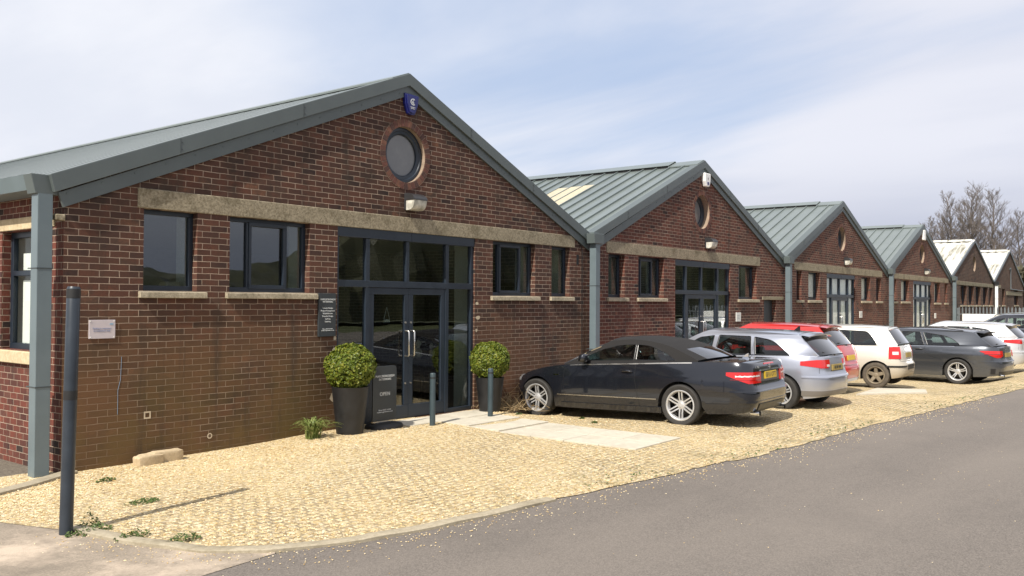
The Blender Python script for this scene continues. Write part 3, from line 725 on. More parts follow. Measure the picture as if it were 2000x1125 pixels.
# side elevation window, gutter and corner pipe of the nearest unit
f = MB(); xf = 4.60
for (a, b, c_, d) in ((.38, 1.56, 2.62, 2.692), (.38, 1.56, 1.298, 1.37), (.38, .45, 1.37, 2.62), (1.49, 1.56, 1.37, 2.62), (.45, 1.49, 2.17, 2.23)): f.box(xf, xf + .06, a, b, c_, d)
fo = f.build('window', FRAME, u1, bevel=.004)
p = MB(); p.box(xf + .03, xf + .036, .4, 1.54, 1.32, 2.67); p.build('pane', GLASSQ, fo)
for za_, zb_ in ((1.37, 2.12), (2.24, 2.44)):
    b = MB(); b.box(xf + .07, xf + .08, .36, 1.38, za_, zb_); b.build('blind', BLIND, fo)
b = MB(); b.box(4.40, 4.51, -.02, .05, 2.75, 2.82); b.build('padstone', LINT, u1, bevel=.01)
s = MB(); s.box(4.44, 4.62, .30, 1.66, 1.15, 1.293); s.build('sill', CREAM, fo, bevel=.008)
s = MB(); s.box(4.485, 4.55, .2, 2.3, 2.70, 2.84); s.build('lintel', CREAM, u1, bevel=.006)
g_ = MB(); g_.prism([(4.16, 3.235), (4.20, 3.07), (4.42, 3.04), (4.46, 3.10), (4.46, 3.235), (4.44, 3.235), (4.42, 3.08), (4.21, 3.10), (4.175, 3.235)], .18, DEPTH)
g_.build('gutter', PIPE, u1)
hb = MB(); hb.prism([(4.14, 3.23), (4.19, 3.02), (4.45, 3.02), (4.47, 3.23)], -.02, .17); ho = hb.build('hopper_head', TRIM, u1, bevel=.005)
def downpipe(u, x0, x1, y0, y1, z1, mat=PIPE, joints=True, z0=-.25):
    m = MB(); m.box(x0, x1, y0, y1, z0, z1); o_ = m.build('downpipe', mat, u, bevel=.006)
    if joints:
        j = MB()
        for z in (2.22, .95):
            j = MB(); j.box(x0 - .004, x1 + .004, y0 - .004, y1 + .06, z, z + .012); j.build('pipe_bracket', TRIMD, o_)
    return o_
downpipe(u1, 4.215, 4.375, -.02, .13, 3.03)
for k, (jx, jz, jw, jh) in enumerate(((8.27, 1.88, .07, .06), (8.29, 1.72, .05, .07), (8.25, 1.55, .08, .05), (8.30, 1.36, .05, .07), (8.28, 1.20, .07, .06), (11.42, 1.86, .08, .06), (11.42, 1.62, .12, .06), (11.42, 1.40, .05, .07), (11.42, 1.02, .07, .06), (11.42, .72, .05, .08), (8.24, .52, .10, .12), (8.27, .98, .06, .05))):
    jp = MB(); n = 9; jp.add([(jx + jw / 2 + jw / 2 * (1 + .2 * math.sin(k + i * 2)) * math.cos(2 * math.pi * i / n), -.0025, jz + jh / 2 * (1 + .25 * math.cos(3 * k + i)) * math.sin(2 * math.pi * i / n)) for i in range(n)], [tuple(range(n))]); jp.build('mortar_patch', HOLE, u1)
# dark cable and old fixings near the second valley
cb = MB(); cb.tube([(14.45, -.015, 3.19), (14.62, -.015, 3.04), (14.68, -.015, 2.95), (14.69, -.015, 0.1)], .008, 6); cb.build('cable', BLK, u1)
ab = MB(); ab.box(14.50, 14.58, -.003, .02, 2.64, 2.84); ab.build('air_brick', DARK, u1)
for (hx, hz, s_) in ((5.49, .54, .036), (6.32, .20, .022)):
    n = 4 if s_ > .03 else 8; hl = MB()
    for k in range(n):
        a0, a1 = 2 * math.pi * (k + .5) / n, 2 * math.pi * (k + 1.5) / n; w1 = w2 = s_ * 1.7
        hl.add([(hx + s_ * math.cos(a0), -.004, hz + s_ * math.sin(a0)), (hx + s_ * math.cos(a1), -.004, hz + s_ * math.sin(a1)), (hx + w2 * math.cos(a1), -.004, hz + w2 * math.sin(a1)), (hx + w1 * math.cos(a0), -.004, hz + w1 * math.sin(a0))], [(0, 1, 2, 3)])
    hl.build('patched_hole', HOLE, u1)
st = MB(); st.tube([(5.17, -.002, 1.24), (5.16, -.002, .98), (5.13, -.002, .86), (5.13, -.002, .58)], .0022, 4); st.build('paint_drip', simple('blue paint mark', (.16, .24, .33), .7), u1)

# units 2 to 6
op = [winop(15.70, 16.36, 2.0, 2.92), winop(16.95, 18.12, 2.0, 2.92), dict(p=rect(18.68, 21.76, .06, 2.92)), winop(22.30, 23.52, 2.0, 2.92), dict(p=rect(24.05, 24.95, .05, 1.98)), dict(p=circ(20.1, 4.16, .42))]
u2 = unit(1, 'second brick unit from the left, pale rooflight patch on its green roof', op, (15.62, 23.74, 2.935, 3.18), B2)
window(u2, 15.70, 16.36, 2.0, 2.92, yf=.13); window(u2, 16.95, 18.12, 2.0, 2.92, yf=.13, mull=[(17.2, 17.25), (17.75, 17.8)], case=[(17.23, 17.77)]); window(u2, 22.30, 23.52, 2.0, 2.92, yf=.13, mull=[(22.6, 22.65)])
screen(u2, 18.68, 21.76, .06, 2.92); roundwin(u2, 20.1, 4.16, .42)
d = MB(); d.box(24.05, 24.95, .12, .16, .05, 1.98); do = d.build('door', SIGN, u2); h = MB(); h.box(24.15, 24.19, .10, .12, .95, 1.1); h.build('handle', STEEL, do)
s = MB(); s.box(23.92, 25.5, -.02, .02, 1.99, 2.09); s.build('lintel', LINT, u2, bevel=.005)
rl = MB(); slo = (ZP - ZV) / (PK[1] - V[1]); 
for k in range(4):
    y0 = 2.27 + k * .385
    if k == 3: continue
    xa, xb = 17.15 + k * .12, 18.75 - k * .02
    zf = lambda x: ZV - .03 + (x - V[1]) * (ZP - .025 - ZV + .03) / (PK[1] - V[1]) + .026
    rl.prism([(xa, zf(xa)), (xb, zf(xb)), (xb, zf(xb) - .02), (xa, zf(xa) - .02)], y0 + .02, y0 + .385 + .022)
rl.build('rooflight', ROOFLIGHT, u2)
op = [winop(26.62, 27.05, 2.0, 2.90), winop(27.66, 28.72, 2.0, 2.90), dict(p=rect(29.40, 32.45, .06, 2.90)), winop(33.20, 34.30, 2.0, 2.88), winop(35.08, 35.72, 2.0, 2.88), dict(p=circ(30.95, 4.14, .42))]
u3 = unit(2, 'third brick unit from the left, white blinds behind its glazed doors', op, (26.4, 35.87, 2.93, 3.17), B2)
window(u3, 26.62, 27.05, 2.0, 2.90, yf=.13, blind=.1); window(u3, 27.66, 28.72, 2.0, 2.90, yf=.13, blind=.1); window(u3, 33.20, 34.30, 2.0, 2.88, yf=.13, blind=.06); window(u3, 35.08, 35.72, 2.0, 2.88, yf=.13)
screen(u3, 29.40, 32.45, .06, 2.90, blind=True); roundwin(u3, 30.95, 4.14, .42)
op = [winop(37.4, 37.9, 2.0, 2.90), winop(38.65, 39.9, 2.0, 2.90), dict(p=rect(40.62, 43.85, .06, 2.90)), winop(44.45, 45.55, 1.96, 2.90), winop(46.55, 47.1, 1.96, 2.90), dict(p=circ(42.17, 4.14, .42))]
u4 = unit(3, 'fourth brick unit from the left, white box alarm at its gable top', op, (37.5, 47.35, 2.93, 3.15), B2)
window(u4, 37.4, 37.9, 2.0, 2.90, yf=.13); window(u4, 38.65, 39.9, 2.0, 2.90, yf=.13, blind=.06); window(u4, 44.45, 45.55, 1.96, 2.90, yf=.13, blind=.05); window(u4, 46.55, 47.1, 1.96, 2.90, yf=.13)
screen(u4, 40.62, 43.85, .06, 2.90, blind=True); roundwin(u4, 42.17, 4.14, .42)
ops = [(50.2, 51.7), (52.2, 53.6), (54.1, 55.5), (56.2, 57.6), (58.1, 59.1)]
op = [winop(a, b, 1.85, 2.88) for a, b in ops] + [dict(p=circ(53.76, 4.12, .42))]
u5 = unit(4, 'fifth brick unit, white mossy roof, directly behind the palisade fence', op, (49.2, 59.4, 2.90, 3.10), B5, roof='fibre')
for a, b in ops: window(u5, a, b, 1.85, 2.88, yf=.15, mull=[((a + b) / 2 - .02, (a + b) / 2 + .02)])
roundwin(u5, 53.76, 4.12, .42, ring=False, glass=False)
ops = [(60.4, 61.4), (62.4, 63.4), (67.0, 68.6)]
op = [winop(a, b, 1.85, 2.88) for a, b in ops]
u6 = unit(5, 'sixth and farthest brick unit, cut by the right edge, white roof', op, (60.0, 62.0, 2.90, 3.10), B5, roof='fibre')
for a, b in ops: window(u6, a, b, 1.85, 2.88, yf=.15)
s = MB(); s.box(64.0, 70.2, -.03, .02, 2.5, 2.75); s.build('lintel', LINT, u6)
pp = MB(); pp.tube([(65.4, -.04, 4.3), (65.4, -.04, 2.9), (70.5, -.04, 2.85)], .03, 6); pp.tube([(64.9, -.04, 4.2), (65.4, -.04, 4.25)], .03, 6); pp.build('pipework', PALE, u6)
wt = [(u2, 1, PIPE), (u3, 2, PIPE), (u4, 3, PIPE), (u5, 4, PIPE), (u6, 5, WPAINT)]
for u_, k, m_ in wt:
    x = V[k]
    downpipe(u_, x - .08, x + .08, -.24, -.09, 3.08, m_)
    hb = MB(); hb.prism([(x - .19, 3.27), (x - .17, 3.07), (x + .17, 3.07), (x + .19, 3.27)], -.27, -.08)
    if k < 5: hb.box(x - .10, x + .10, -.2, -.1, 3.27, 3.30)
    hb.build('hopper_head', TRIM if k < 5 else DARK, u_, bevel=.005)

# ------------------------------------------------------------------ things fixed to or standing by the walls
def lamp(x, z, label, s=1.0):
    t = empty('wall_lamp', (x, 0, z)); tag(t, label, 'lamp', 'bulkhead lamps under the round windows')
    m = MB(); w_, d_ = .15 * s, .19 * s
    m.box(x - w_, x + w_, -.03, .0, z - .13, z + .13)
    P = []
    for k in range(9):       # hood quarter round
        a = math.pi / 2 * k / 8; P.append([(x - w_, -.03 - d_ * math.sin(a), z + .02 + .11 * math.cos(a)), (x + w_, -.03 - d_ * math.sin(a), z + .02 + .11 * math.cos(a))])
    m.grid(P)
    m.add([(x - w_, -.03, z + .02)] + [p[0] for p in P], [tuple(range(10))]); m.add([(x + w_, -.03, z + .02)] + [p[1] for p in P], [tuple(range(10))])
    m.build('housing', simple('lamp housing', (.03, .03, .032), .4), t, bevel=.003)
    m = MB(); P = []
    for k in range(9):
        a = math.pi / 2 * k / 8; P.append([(x - w_ * .93, -.035 - d_ * .93 * math.cos(a) ** .5 if k < 8 else -.035, z + .018 - .155 * math.sin(a)), (x + w_ * .93, -.035 - d_ * .93 * math.cos(a) ** .5 if k < 8 else -.035, z + .018 - .155 * math.sin(a))])
    m.grid(P); m.add([(x - w_ * .93, -.035, z + .018)] + [p[0] for p in P], [tuple(range(10))]); m.add([(x + w_ * .93, -.035, z + .018)] + [p[1] for p in P], [tuple(range(10))])
    m.build('diffuser', DIFF, t, smooth=True, angle=40)
    return t
t = NT('frosted lamp cover'); v = t.obj(); t.P(Base_Color=t.mix(t.rng(t.noise(v, 9, 3, .5), .4, .65), (.34, .33, .28, 1), (.62, .60, .53, 1)), Roughness=.3); DIFF = t.mat
lamp(9.84, 3.45, 'wall lamp above the nearest glazed entrance, the largest in view')
lamp(20.40, 3.40, 'wall lamp above the second entrance, behind the black convertible')
lamp(31.33, 3.38, 'wall lamp above the third entrance with white blinds')
lamp(42.65, 3.37, 'wall lamp above the fourth entrance, the farthest of the lamps')
# alarm boxes
a = empty('alarm_box', (9.78, 0, 4.98)); tag(a, 'navy blue shield-shaped alarm box with a white emblem', 'alarm box')
sh = [(-.155, .16), (.155, .15), (.14, .0), (.07, -.15), (.0, -.165), (-.07, -.15), (-.135, .0)]
m = MB(); y0, y1 = -.085, .0
P_ = [(9.78 + x_, 4.97 + z_) for x_, z_ in sh]; m.prism(P_, y0 + .02, y1); m.prism([(9.78 + x_ * .85, 4.97 + z_ * .85) for x_, z_ in sh], y0, y0 + .021)
m.build('case', NAVY, a, bevel=.006)
text('emblem', 'C', .15, LTXT, mfront(9.775, y0 - .003, 5.00), a); text('emblem', '6', .09, LTXT, mfront(9.785, y0 - .004, 5.00), a)
text('lettering', 'SECURITY\nSYSTEMS', .022, LTXT, mfront(9.78, y0 - .003, 4.91), a, sp=1.05)
def whitealarm(x, z, label, s, tall=False):
    a = empty('alarm_box', (x, 0, z)); tag(a, label, 'alarm box')
    m = MB(); sh = [(-.17, .16), (.17, .16), (.15, -.05), (.09, -.18), (-.09, -.18), (-.15, -.05)] if not tall else [(-.15, .2), (.15, .2), (.15, -.2), (-.15, -.2)]
    m.prism([(x + p[0] * s, z + p[1] * s) for p in sh], -.11, 0); m.build('case', WPAINT, a, bevel=.02)
    if not tall:
        m = MB(); m.box(x - .04, x + .05, -.115, -.108, z - .13, z - .06); m.build('badge', NAVY, a)
        text('lettering', 'R', .08, SIGN, mfront(x, -.113, z + .02), a)
whitealarm(20.20, 4.97, 'white shield-shaped alarm box on the second gable', 1.0)
whitealarm(42.25, 4.98, 'white oblong alarm box on the fourth gable', 1.15, True)
# plaque
a = empty('wall_plaque', (4.93, 0, 1.56)); tag(a, 'small white plaque on the brick wall beside the tall dark post', 'sign')
m = MB(); m.box(4.785, 5.085, -.014, .0, 1.455, 1.665); m.build('plate', simple('faded plaque', (.50, .45, .47), .5, 0, .05), a, bevel=.002)
m = MB()
for x_ in (4.80, 5.07):
    for z_ in (1.47, 1.65): m.lathe([(0, -.004), (.006, -.003), (.008, .002)], (x_, -.015, z_), 8, 0, 'y')
m.build('screw', WHITE, a)
FADE = simple('faded lettering', (.20, .24, .40), .6)
text('lettering', 'Parking is restricted\nto customers only', .026, FADE, mfront(4.93, -.016, 1.555), a)
m = MB(); m.box(5.02, 5.06, -.0165, -.0145, 1.61, 1.625); m.build('logo', simple('faded logo', (.2, .36, .5), .6), a)
# wall board
a = empty('sign_board', (8.16, 0, 1.7)); tag(a, 'tall narrow charcoal sign board on the brick pier left of the entrance', 'sign')
m = MB(); m.box(8.005, 8.315, -.03, 0, 1.39, 2.0); m.build('panel', SIGN, a, bevel=.003)
text('lettering', 'MARLBOROUGH\nINTERIORS', .034, LTXT, mfront(8.165, -.032, 1.895), a, sp=1.12)
for k, s_ in enumerate(['Interior Design', 'Project Management', 'Refurbishment', 'Bespoke Design', 'Lighting', 'Sourcing']):
    text('lettering', s_, .030, LTXT, mfront(8.165, -.032, 1.79 - .038 * k), a)
text('lettering', 'Phone: 01672 512345\nmarlboroughinteriors.co.uk', .021, LTXT, mfront(8.165, -.032, 1.485), a)
# little white notices by entrances 2,3,4
for x, z, l in ((22.27, 1.52, 'white notice on the wall right of the second entrance'), (33.1, 1.50, 'white notice on the wall right of the third entrance'), (44.6, 1.35, 'white notice on the wall right of the fourth entrance')):
    a = empty('notice', (x, 0, z)); tag(a, l, 'sign', 'white notices beside entrances')
    m = MB(); m.box(x - .15, x + .15, -.02, 0, z - .12, z + .12); m.build('plate', WHITE, a, bevel=.003)
    m = MB()
    for k in range(3): m.box(x - .09, x + .07, -.0215, -.019, z - .05 + k * .045, z - .042 + k * .045)
    m.build('lettering', simple('grey lettering', (.2, .2, .2), .6), a)

# A-board
ax, ay = 8.92, -.40
a = empty('pavement_sign', (ax, ay, gz(ax, ay))); tag(a, 'charcoal pavement sign reading OPEN, standing on a rounded base', 'sign')
m = MB(); z0 = .16; z1 = .95; hw = .235; rr = .05
pl = [(ax - hw, z0), (ax + hw, z0)] + [(ax + hw - rr + rr * math.cos(t_), z1 - rr + rr * math.sin(t_)) for t_ in [k * math.pi / 12 for k in range(7)]] + [(ax - hw + rr + rr * math.cos(t_), z1 - rr + rr * math.sin(t_)) for t_ in [math.pi / 2 + k * math.pi / 12 for k in range(7)]]
m.prism(pl, ay - .012, ay + .012); m.build('panel', SIGN, a, bevel=.002)
m = MB(); m.box(ax - hw, ax + hw, ay - .02, ay + .02, z0 - .018, z0 - .001); m.build('rail', STEEL, a)
m = MB(); n = 28; P = []
for (k_, zt) in ((1.0, .05), (1.0, .085), (.93, .115), (.5, .14), (0.02, .142)):
    P.append([(ax + .31 * k_ * math.copysign(abs(math.cos(2 * math.pi * i / n)) ** .8, math.cos(2 * math.pi * i / n)), ay + .22 * k_ * math.sin(2 * math.pi * i / n), zt) for i in range(n + 1)])
m.grid(P); m.build('base', BLK, a, smooth=True, angle=50)
text('lettering', 'MARLBOROUGH\nINTERIORS', .046, LTXT, mfront(ax, ay - .014, .78), a, sp=1.12)
text('lettering', 'OPEN', .075, LTXT, mfront(ax, ay - .014, .545), a, sp=1.1)
text('lettering', 'Phone: 01672 512345\nmarlboroughinteriors.co.uk', .028, LTXT, mfront(ax, ay - .014, .30), a)

# bollards and the tall post
def bollard(x, y, z, label):
    t = empty('bollard', (x, y, z)); tag(t, label, 'bollard', 'short steel bollards flanking the slab path')
    m = MB(); m.lathe([(0.0, .795), (.030, .797), (.040, .79), (.043, .78), (.043, -.1)], (x, y, z), 20); m.build('shaft', BOLL, t, smooth=True, angle=40)
    m = MB(); m.lathe([(.0445, .735), (.0455, .735), (.0455, .715), (.0445, .715)], (x, y, z), 20); m.build('band', BLK, t, smooth=True)
bollard(9.55, -.77, .035, 'short bollard on the near edge of the slab path, in front of the doors')
bollard(10.84, -.82, .035, 'short bollard in front of the right-hand potted bush')
x, y = 3.395, -2.50
t = empty('post', (x, y, -.03)); tag(t, 'tall dark leaning steel post with black bands at the forecourt corner', 'post')
m = MB(); lean = .018
def lp(z): return (x + lean * z * 1.0, y, z)
m.tube([lp(-.1), lp(.5), lp(1.2), lp(1.985), lp(2.0)], [.052, .052, .052, .052, .044], 24); m.build('shaft', POSTM, t, smooth=True, angle=40)
for z in (1.905, 1.08):
    m = MB(); m.tube([lp(z), lp(z + .075)], .0535, 24); m.build('band', BLK, t, smooth=True, angle=40)
# concrete lump by the wall
t = MB(); random.seed(4)
def rock(m, cx, cy, cz, sx, sy, sz, n=14, seed=0, flat=.4):
    P = []
    for i in range(n // 2 + 1):
        ph = math.pi * i / (n // 2) - math.pi / 2; rowp = []
        for j in range(n + 1):
            th = 2 * math.pi * j / n
            d = Vector((math.cos(ph) * math.cos(th), math.cos(ph) * math.sin(th), math.sin(ph)))
            d2 = Vector([math.copysign(abs(q) ** flat, q) for q in d])
            k = 1 + .14 * noise.noise(d * 2.1 + Vector((seed, 0, 0)))
            rowp.append((cx + d2.x * sx * k, cy + d2.y * sy * k, cz + d2.z * sz * k))
        P.append(rowp)
    m.grid(P)
rock(t, 5.40, -.20, .03, .15, .085, .085, seed=1, flat=.28, n=18); rock(t, 5.62, -.17, .045, .21, .07, .085, seed=3, flat=.32, n=18)
tag(t.build('concrete_block', concrete('old concrete', (.40, .31, .19), (.56, .45, .30), 25, dark=(.3, .23, .14)), None, smooth=True, merge=.001, angle=28), 'broken pale concrete block lying against the wall foot', 'block')

# potted box balls
def leafball(m, c, r, n, rnd, ls=.02, sq=.93):
    for _ in range(n):
        while True:
            d = Vector((rnd.gauss(0, 1), rnd.gauss(0, 1), rnd.gauss(0, 1)))
            if d.length > .1: break
        d.normalize()
        lump = 1 + .09 * noise.noise(d * 2.2 + Vector(c)) + .10 * noise.noise(d * 6 + Vector(c)) + (.06 * rnd.random() if noise.noise(d * 11 + Vector(c)) > .38 else 0)
        q = rnd.random() ** .35; rad = r * lump * (.82 + .24 * q)
        p = Vector(c) + Vector((d.x * rad, d.y * rad, d.z * rad * sq))
        nrm = (d + Vector((rnd.gauss(0, .55), rnd.gauss(0, .55), rnd.gauss(0, .55) + .3))).normalized()
        a_ = nrm.orthogonal().normalized(); a_ = Matrix.Rotation(rnd.uniform(0, 6.28), 3, nrm) @ a_; b_ = nrm.cross(a_)
        s_ = ls * rnd.uniform(.7, 1.35)
        m.add([p - a_ * s_, p + b_ * s_ * .62 + nrm * s_ * .15, p + a_ * s_ * 1.1, p - b_ * s_ * .62 + nrm * s_ * .15], [(0, 1, 2, 3)])
def potball(x, y, z, rt, rb, hpot, rball, zb, label, seed, name='potted_bush', tall=True):
    t = empty(name, (x, y, z)); tag(t, label, 'potted bush')
    m = MB(); m.lathe([(rb * .92, 0), (rb, .012), (rb + (rt - rb) * .5, hpot * .5), (rt, hpot - .03), (rt + .006, hpot), (rt - .02, hpot), (rt - .03, hpot - .06), (0, hpot - .07)], (x, y, z), 40); m.build('pot', POT, t, smooth=True, angle=40)
    rnd = random.Random(seed)
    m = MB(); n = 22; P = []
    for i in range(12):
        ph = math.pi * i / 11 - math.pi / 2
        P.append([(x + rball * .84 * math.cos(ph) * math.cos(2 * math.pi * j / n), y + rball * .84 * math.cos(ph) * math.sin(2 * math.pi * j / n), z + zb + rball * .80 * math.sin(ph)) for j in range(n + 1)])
    m.grid(P); m.tube([(x, y, z + hpot - .1), (x, y, z + zb)], .02, 6); core = m.build('stem_and_shade_core', BOXD, t)  # dark sphere paints the shade within the foliage; the tube is the stem
    m = MB(); leafball(m, (x, y, z + zb), rball, 8500, rnd); m.build('foliage', BOX, t)
potball(8.24, -.43, .045, .252, .185, .66, .325, .93, 'clipped round bush in a tall dark pot left of the entrance, beside the OPEN sign', 11)
potball(11.38, -.36, .05, .235, .175, .58, .315, .86, 'clipped round bush in a tall dark pot right of the entrance', 12)
# small pot under the second bush's right side
# strappy plant
def strap(x, y, z, n, label, seed, mat, hh=.34, sp=.32, name='strappy_plant', cat='plant', wd=.011):
    rnd = random.Random(seed); m = MB()
    for k in range(n):
        a = rnd.uniform(0, 6.28); L = rnd.uniform(.5, 1) ; h = hh * rnd.uniform(.6, 1.1); s_ = sp * L; bx, by = x + rnd.uniform(-.09, .09), y + rnd.uniform(-.06, .06)
        d = Vector((math.cos(a), math.sin(a), 0)); n_ = Vector((-d.y, d.x, 0)); P = []
        for i in range(7):
            t_ = i / 6; c_ = Vector((bx, by, z)) + d * s_ * t_ ** 1.3 + Vector((0, 0, h * (2.1 * t_ - 1.45 * t_ * t_))); w_ = wd * (1 - t_ ** 2 * .95)
            if c_.y > -.02: c_.y = -.02
            P.append([c_ - n_ * w_, c_ + Vector((0, 0, -.004)), c_ + n_ * w_])
        m.grid(P)
    return tag(m.build(name, mat, None, smooth=True, angle=180), label, cat)
strap(7.66, -.36, .035, 95, 'strappy green-yellow leaved plant in the gravel left of the pot', 3, STRAP)
def weed(x, y, z, s, label, seed, flat=.35):
    rnd = random.Random(seed); m = MB()
    for k in range(int(140 * s / .1)):
        a = rnd.uniform(0, 6.28); q = rnd.random() ** .6; c_ = Vector((x + math.cos(a) * s * q * 1.5, y + math.sin(a) * s * q * .7, z + rnd.uniform(0, flat) * s * (1.2 - q)))
        n_ = Vector((rnd.gauss(0, .5), rnd.gauss(0, .5), 1)).normalized(); a_ = n_.orthogonal().normalized(); a_ = Matrix.Rotation(rnd.uniform(0, 6.28), 3, n_) @ a_; b_ = n_.cross(a_); l = rnd.uniform(.010, .022)
        m.add([c_ - a_ * l, c_ + b_ * l * .5, c_ + a_ * l, c_ - b_ * l * .5], [(0, 1, 2, 3)])
    return tag(m.build('weed', WEED, None), label, 'weed', 'weeds in the forecourt corner')
weed(3.53, -2.62, .0, .13, 'leafy weed growing at the foot of the tall dark post', 1, .7)
weed(3.62, -2.42, .0, .07, 'upright weed sprig just right of the tall dark post', 5, 2.2)
weed(3.66, -3.05, .012, .10, 'low green weed against the kerb, second from the post', 2, .6)
weed(3.86, -3.45, .012, .10, 'green weed at the inside of the curved kerb, farthest from the post', 3, .7)
weed(4.35, -1.95, .005, .12, 'sparse weed patch in the gravel between post and wall', 4, .25)
weed(4.62, -.75, .005, .07, 'small weed in the gravel near the building corner', 6, .5)
weed(3.15, -1.25, .0, .10, 'weed at the left edge of the gravel, cut by the frame', 7, .4)
random.seed(21)
for (x, y, l) in ((11.75, -2.2, 'small dry weed in the gravel left of the convertible'), (12.3, -1.6, 'tiny weed beside the convertible\'s front wheel'), (11.4, -.95, 'little weed beside the slab path near the right pot')):
    weed(x, y, gz(x, y), .06, l, int(x * 10), .5)
# patchy growth along the road edge: uncountable
m = MB(); rnd = random.Random(8)
for (x, y) in edge:
    if 7 < x < 24 and noise.noise(Vector((x * .8, 4, 1))) > -.05:
        for k in range(7):
            c_ = Vector((x + rnd.uniform(-.25, .25), y + abs(rnd.gauss(.05, .28)), .01 + rnd.uniform(0, .015))); 
            n_ = Vector((rnd.gauss(0, .4), rnd.gauss(0, .4), 1)).normalized(); a_ = n_.orthogonal().normalized(); a_ = Matrix.Rotation(rnd.uniform(0, 6.28), 3, n_) @ a_; b_ = n_.cross(a_); l = rnd.uniform(.01, .026)
            m.add([c_ - a_ * l, c_ + b_ * l * .5, c_ + a_ * l, c_ - b_ * l * .5], [(0, 1, 2, 3)])
m.build('moss_and_grass', WEED)['kind'] = 'stuff'
# dead twigs heaped by the convertible's nose
m = MB(); rnd = random.Random(15)
for k in range(150):
    x, y = rnd.gauss(11.85, .22), -.08 - abs(rnd.gauss(.28, .22)); a = rnd.uniform(0, 6.28); L = rnd.uniform(.15, .55); h0 = rnd.uniform(.03, .22); p = Vector((x, y, .05 + h0 * .3)); pts = [p]; d = Vector((math.cos(a), math.sin(a) * .5, rnd.uniform(-.2, .7)))
    for i in range(4):
        d = (d + Vector((rnd.gauss(0, .3), rnd.gauss(0, .3), rnd.gauss(-.06, .3)))).normalized(); p = p + d * L / 4
        p = Vector((p.x, min(p.y, -.02), max(p.z, .05))); pts.append(p)
    m.tube(pts, [.006, .005, .004, .003, .002], 4, cap=False)
tag(m.build('twig_pile', TWIG), 'heap of dry brown twigs between the right pot and the convertible', 'twigs')

# things inside the nearest showroom
for k, (x, y, z) in enumerate(((9.95, 2.0, 2.03), (10.25, 2.6, 1.99))):
    t = empty('pendant_lamp', (x, y, z)); tag(t, ('left' if k == 0 else 'right') + ' of the two warm glowing pendant bulbs seen through the left door leaf', 'pendant lamp', 'pendant bulbs in the showroom')
    m = MB(); m.tube([(x, y, z + .06), (x, y, 3.04)], .006, 6); m.build('flex', BLK, t)
    m = MB(); m.lathe([(0, -.045), (.028, -.036), (.04, -.008), (.034, .025), (.014, .05), (.012, .07)], (x, y, z), 14); m.build('bulb', AMB, t, smooth=True)
t = empty('display_table', (11.2, 1.5, .04)); tag(t, 'dark wooden display table behind the right door leaf', 'table')
WD = simple('dark wood', (.05, .032, .02), .5)
m = MB(); m.box(10.5, 12.0, 1.2, 1.8, .80, .85); m.build('table_top', WD, t)
for x in (10.55, 11.9):
    for y in (1.25, 1.7): m = MB(); m.box(x, x + .06, y, y + .06, .04, .8); m.build('leg', WD, t)
VAS = simple('cream ceramic', (.62, .56, .45), .3)
for k, (x, s_) in enumerate(((11.35, 1.0), (11.52, 1.15), (11.88, .9))):
    m = MB(); m.lathe([(.03 * s_, 0), (.07 * s_, .05), (.06 * s_, .13 * s_), (.025 * s_, .18 * s_), (.055 * s_, .24 * s_), (.02, .30 * s_), (0, .30 * s_)], (x, 1.45, .85), 20)
    tag(m.build('vase', VAS, None, smooth=True), ['left cream vase on the display table inside', 'tall middle cream vase on the display table inside', 'right cream vase on the display table inside'][k], 'vase', 'cream vases in the showroom')
t = empty('hanging_sign', (9.42, .065, 1.6)); tag(t, 'small hanging OPEN sign behind the glass of the left door leaf', 'sign')
m = MB(); m.tube([(9.36, .085, 1.62), (9.42, .085, 1.80), (9.48, .085, 1.62)], .003, 5); m.build('cord', LTXT, t)
m = MB(); m.box(9.35, 9.49, .082, .088, 1.56, 1.62); m.build('plate', SIGN, t); text('lettering', 'OPEN', .05, LTXT, mfront(9.42, .0805, 1.59), t)
m = MB(); m.box(5.8, 6.1, .20, .45, 2.005, 2.045); m.box(5.85, 6.05, .25, .4, 2.045, 2.12, ); tag(m.build('parcel', simple('card', (.36, .30, .22), .8)), 'pale parcel and tray lying inside the leftmost front window', 'parcel')

# ------------------------------------------------------------------ fence, white panel, trees, far hedge
t = empty('palisade_fence', (48.3, -.1, 0)); tag(t, 'grey galvanised palisade fence closing the yard beside the fourth unit', 'fence')
m = MB()
for k in range(92):
    y = -.15 - k * .155
    m.add([(48.28, y - .033, -.05), (48.28, y + .033, -.05), (48.30, y, -.05), (48.28, y - .033, 1.68), (48.28, y + .033, 1.68), (48.30, y, 1.68), (48.285, y, 1.80)], [(0, 1, 4, 3), (1, 2, 5, 4), (2, 0, 3, 5), (3, 4, 6), (4, 5, 6), (5, 3, 6)])
m.build('pales', PALE, t)
m = MB()
for z in (.35, 1.38): m.box(48.305, 48.345, -14.5, -.1, z, z + .05)
m.build('rails', PALE, t)
for k in range(6):
    m = MB(); m.box(48.35, 48.43, -.25 - k * 2.75, -.15 - k * 2.75, -.1, 1.72); m.build('fence_post', PALE, t)
t = empty('hoarding_panel', (47.7, -7, 0)); tag(t, 'long plain white panel standing in front of the palisade fence', 'panel')
m = MB(); m.box(47.75, 47.80, -13.5, -.55, .25, 1.42); m.build('board', WPAINT, t, bevel=.01)
for y in (-.9, -5, -9, -13):
    m = MB(); m.box(47.80, 47.86, y, y + .06, -.1, 1.3); m.build('leg', PALE, t)

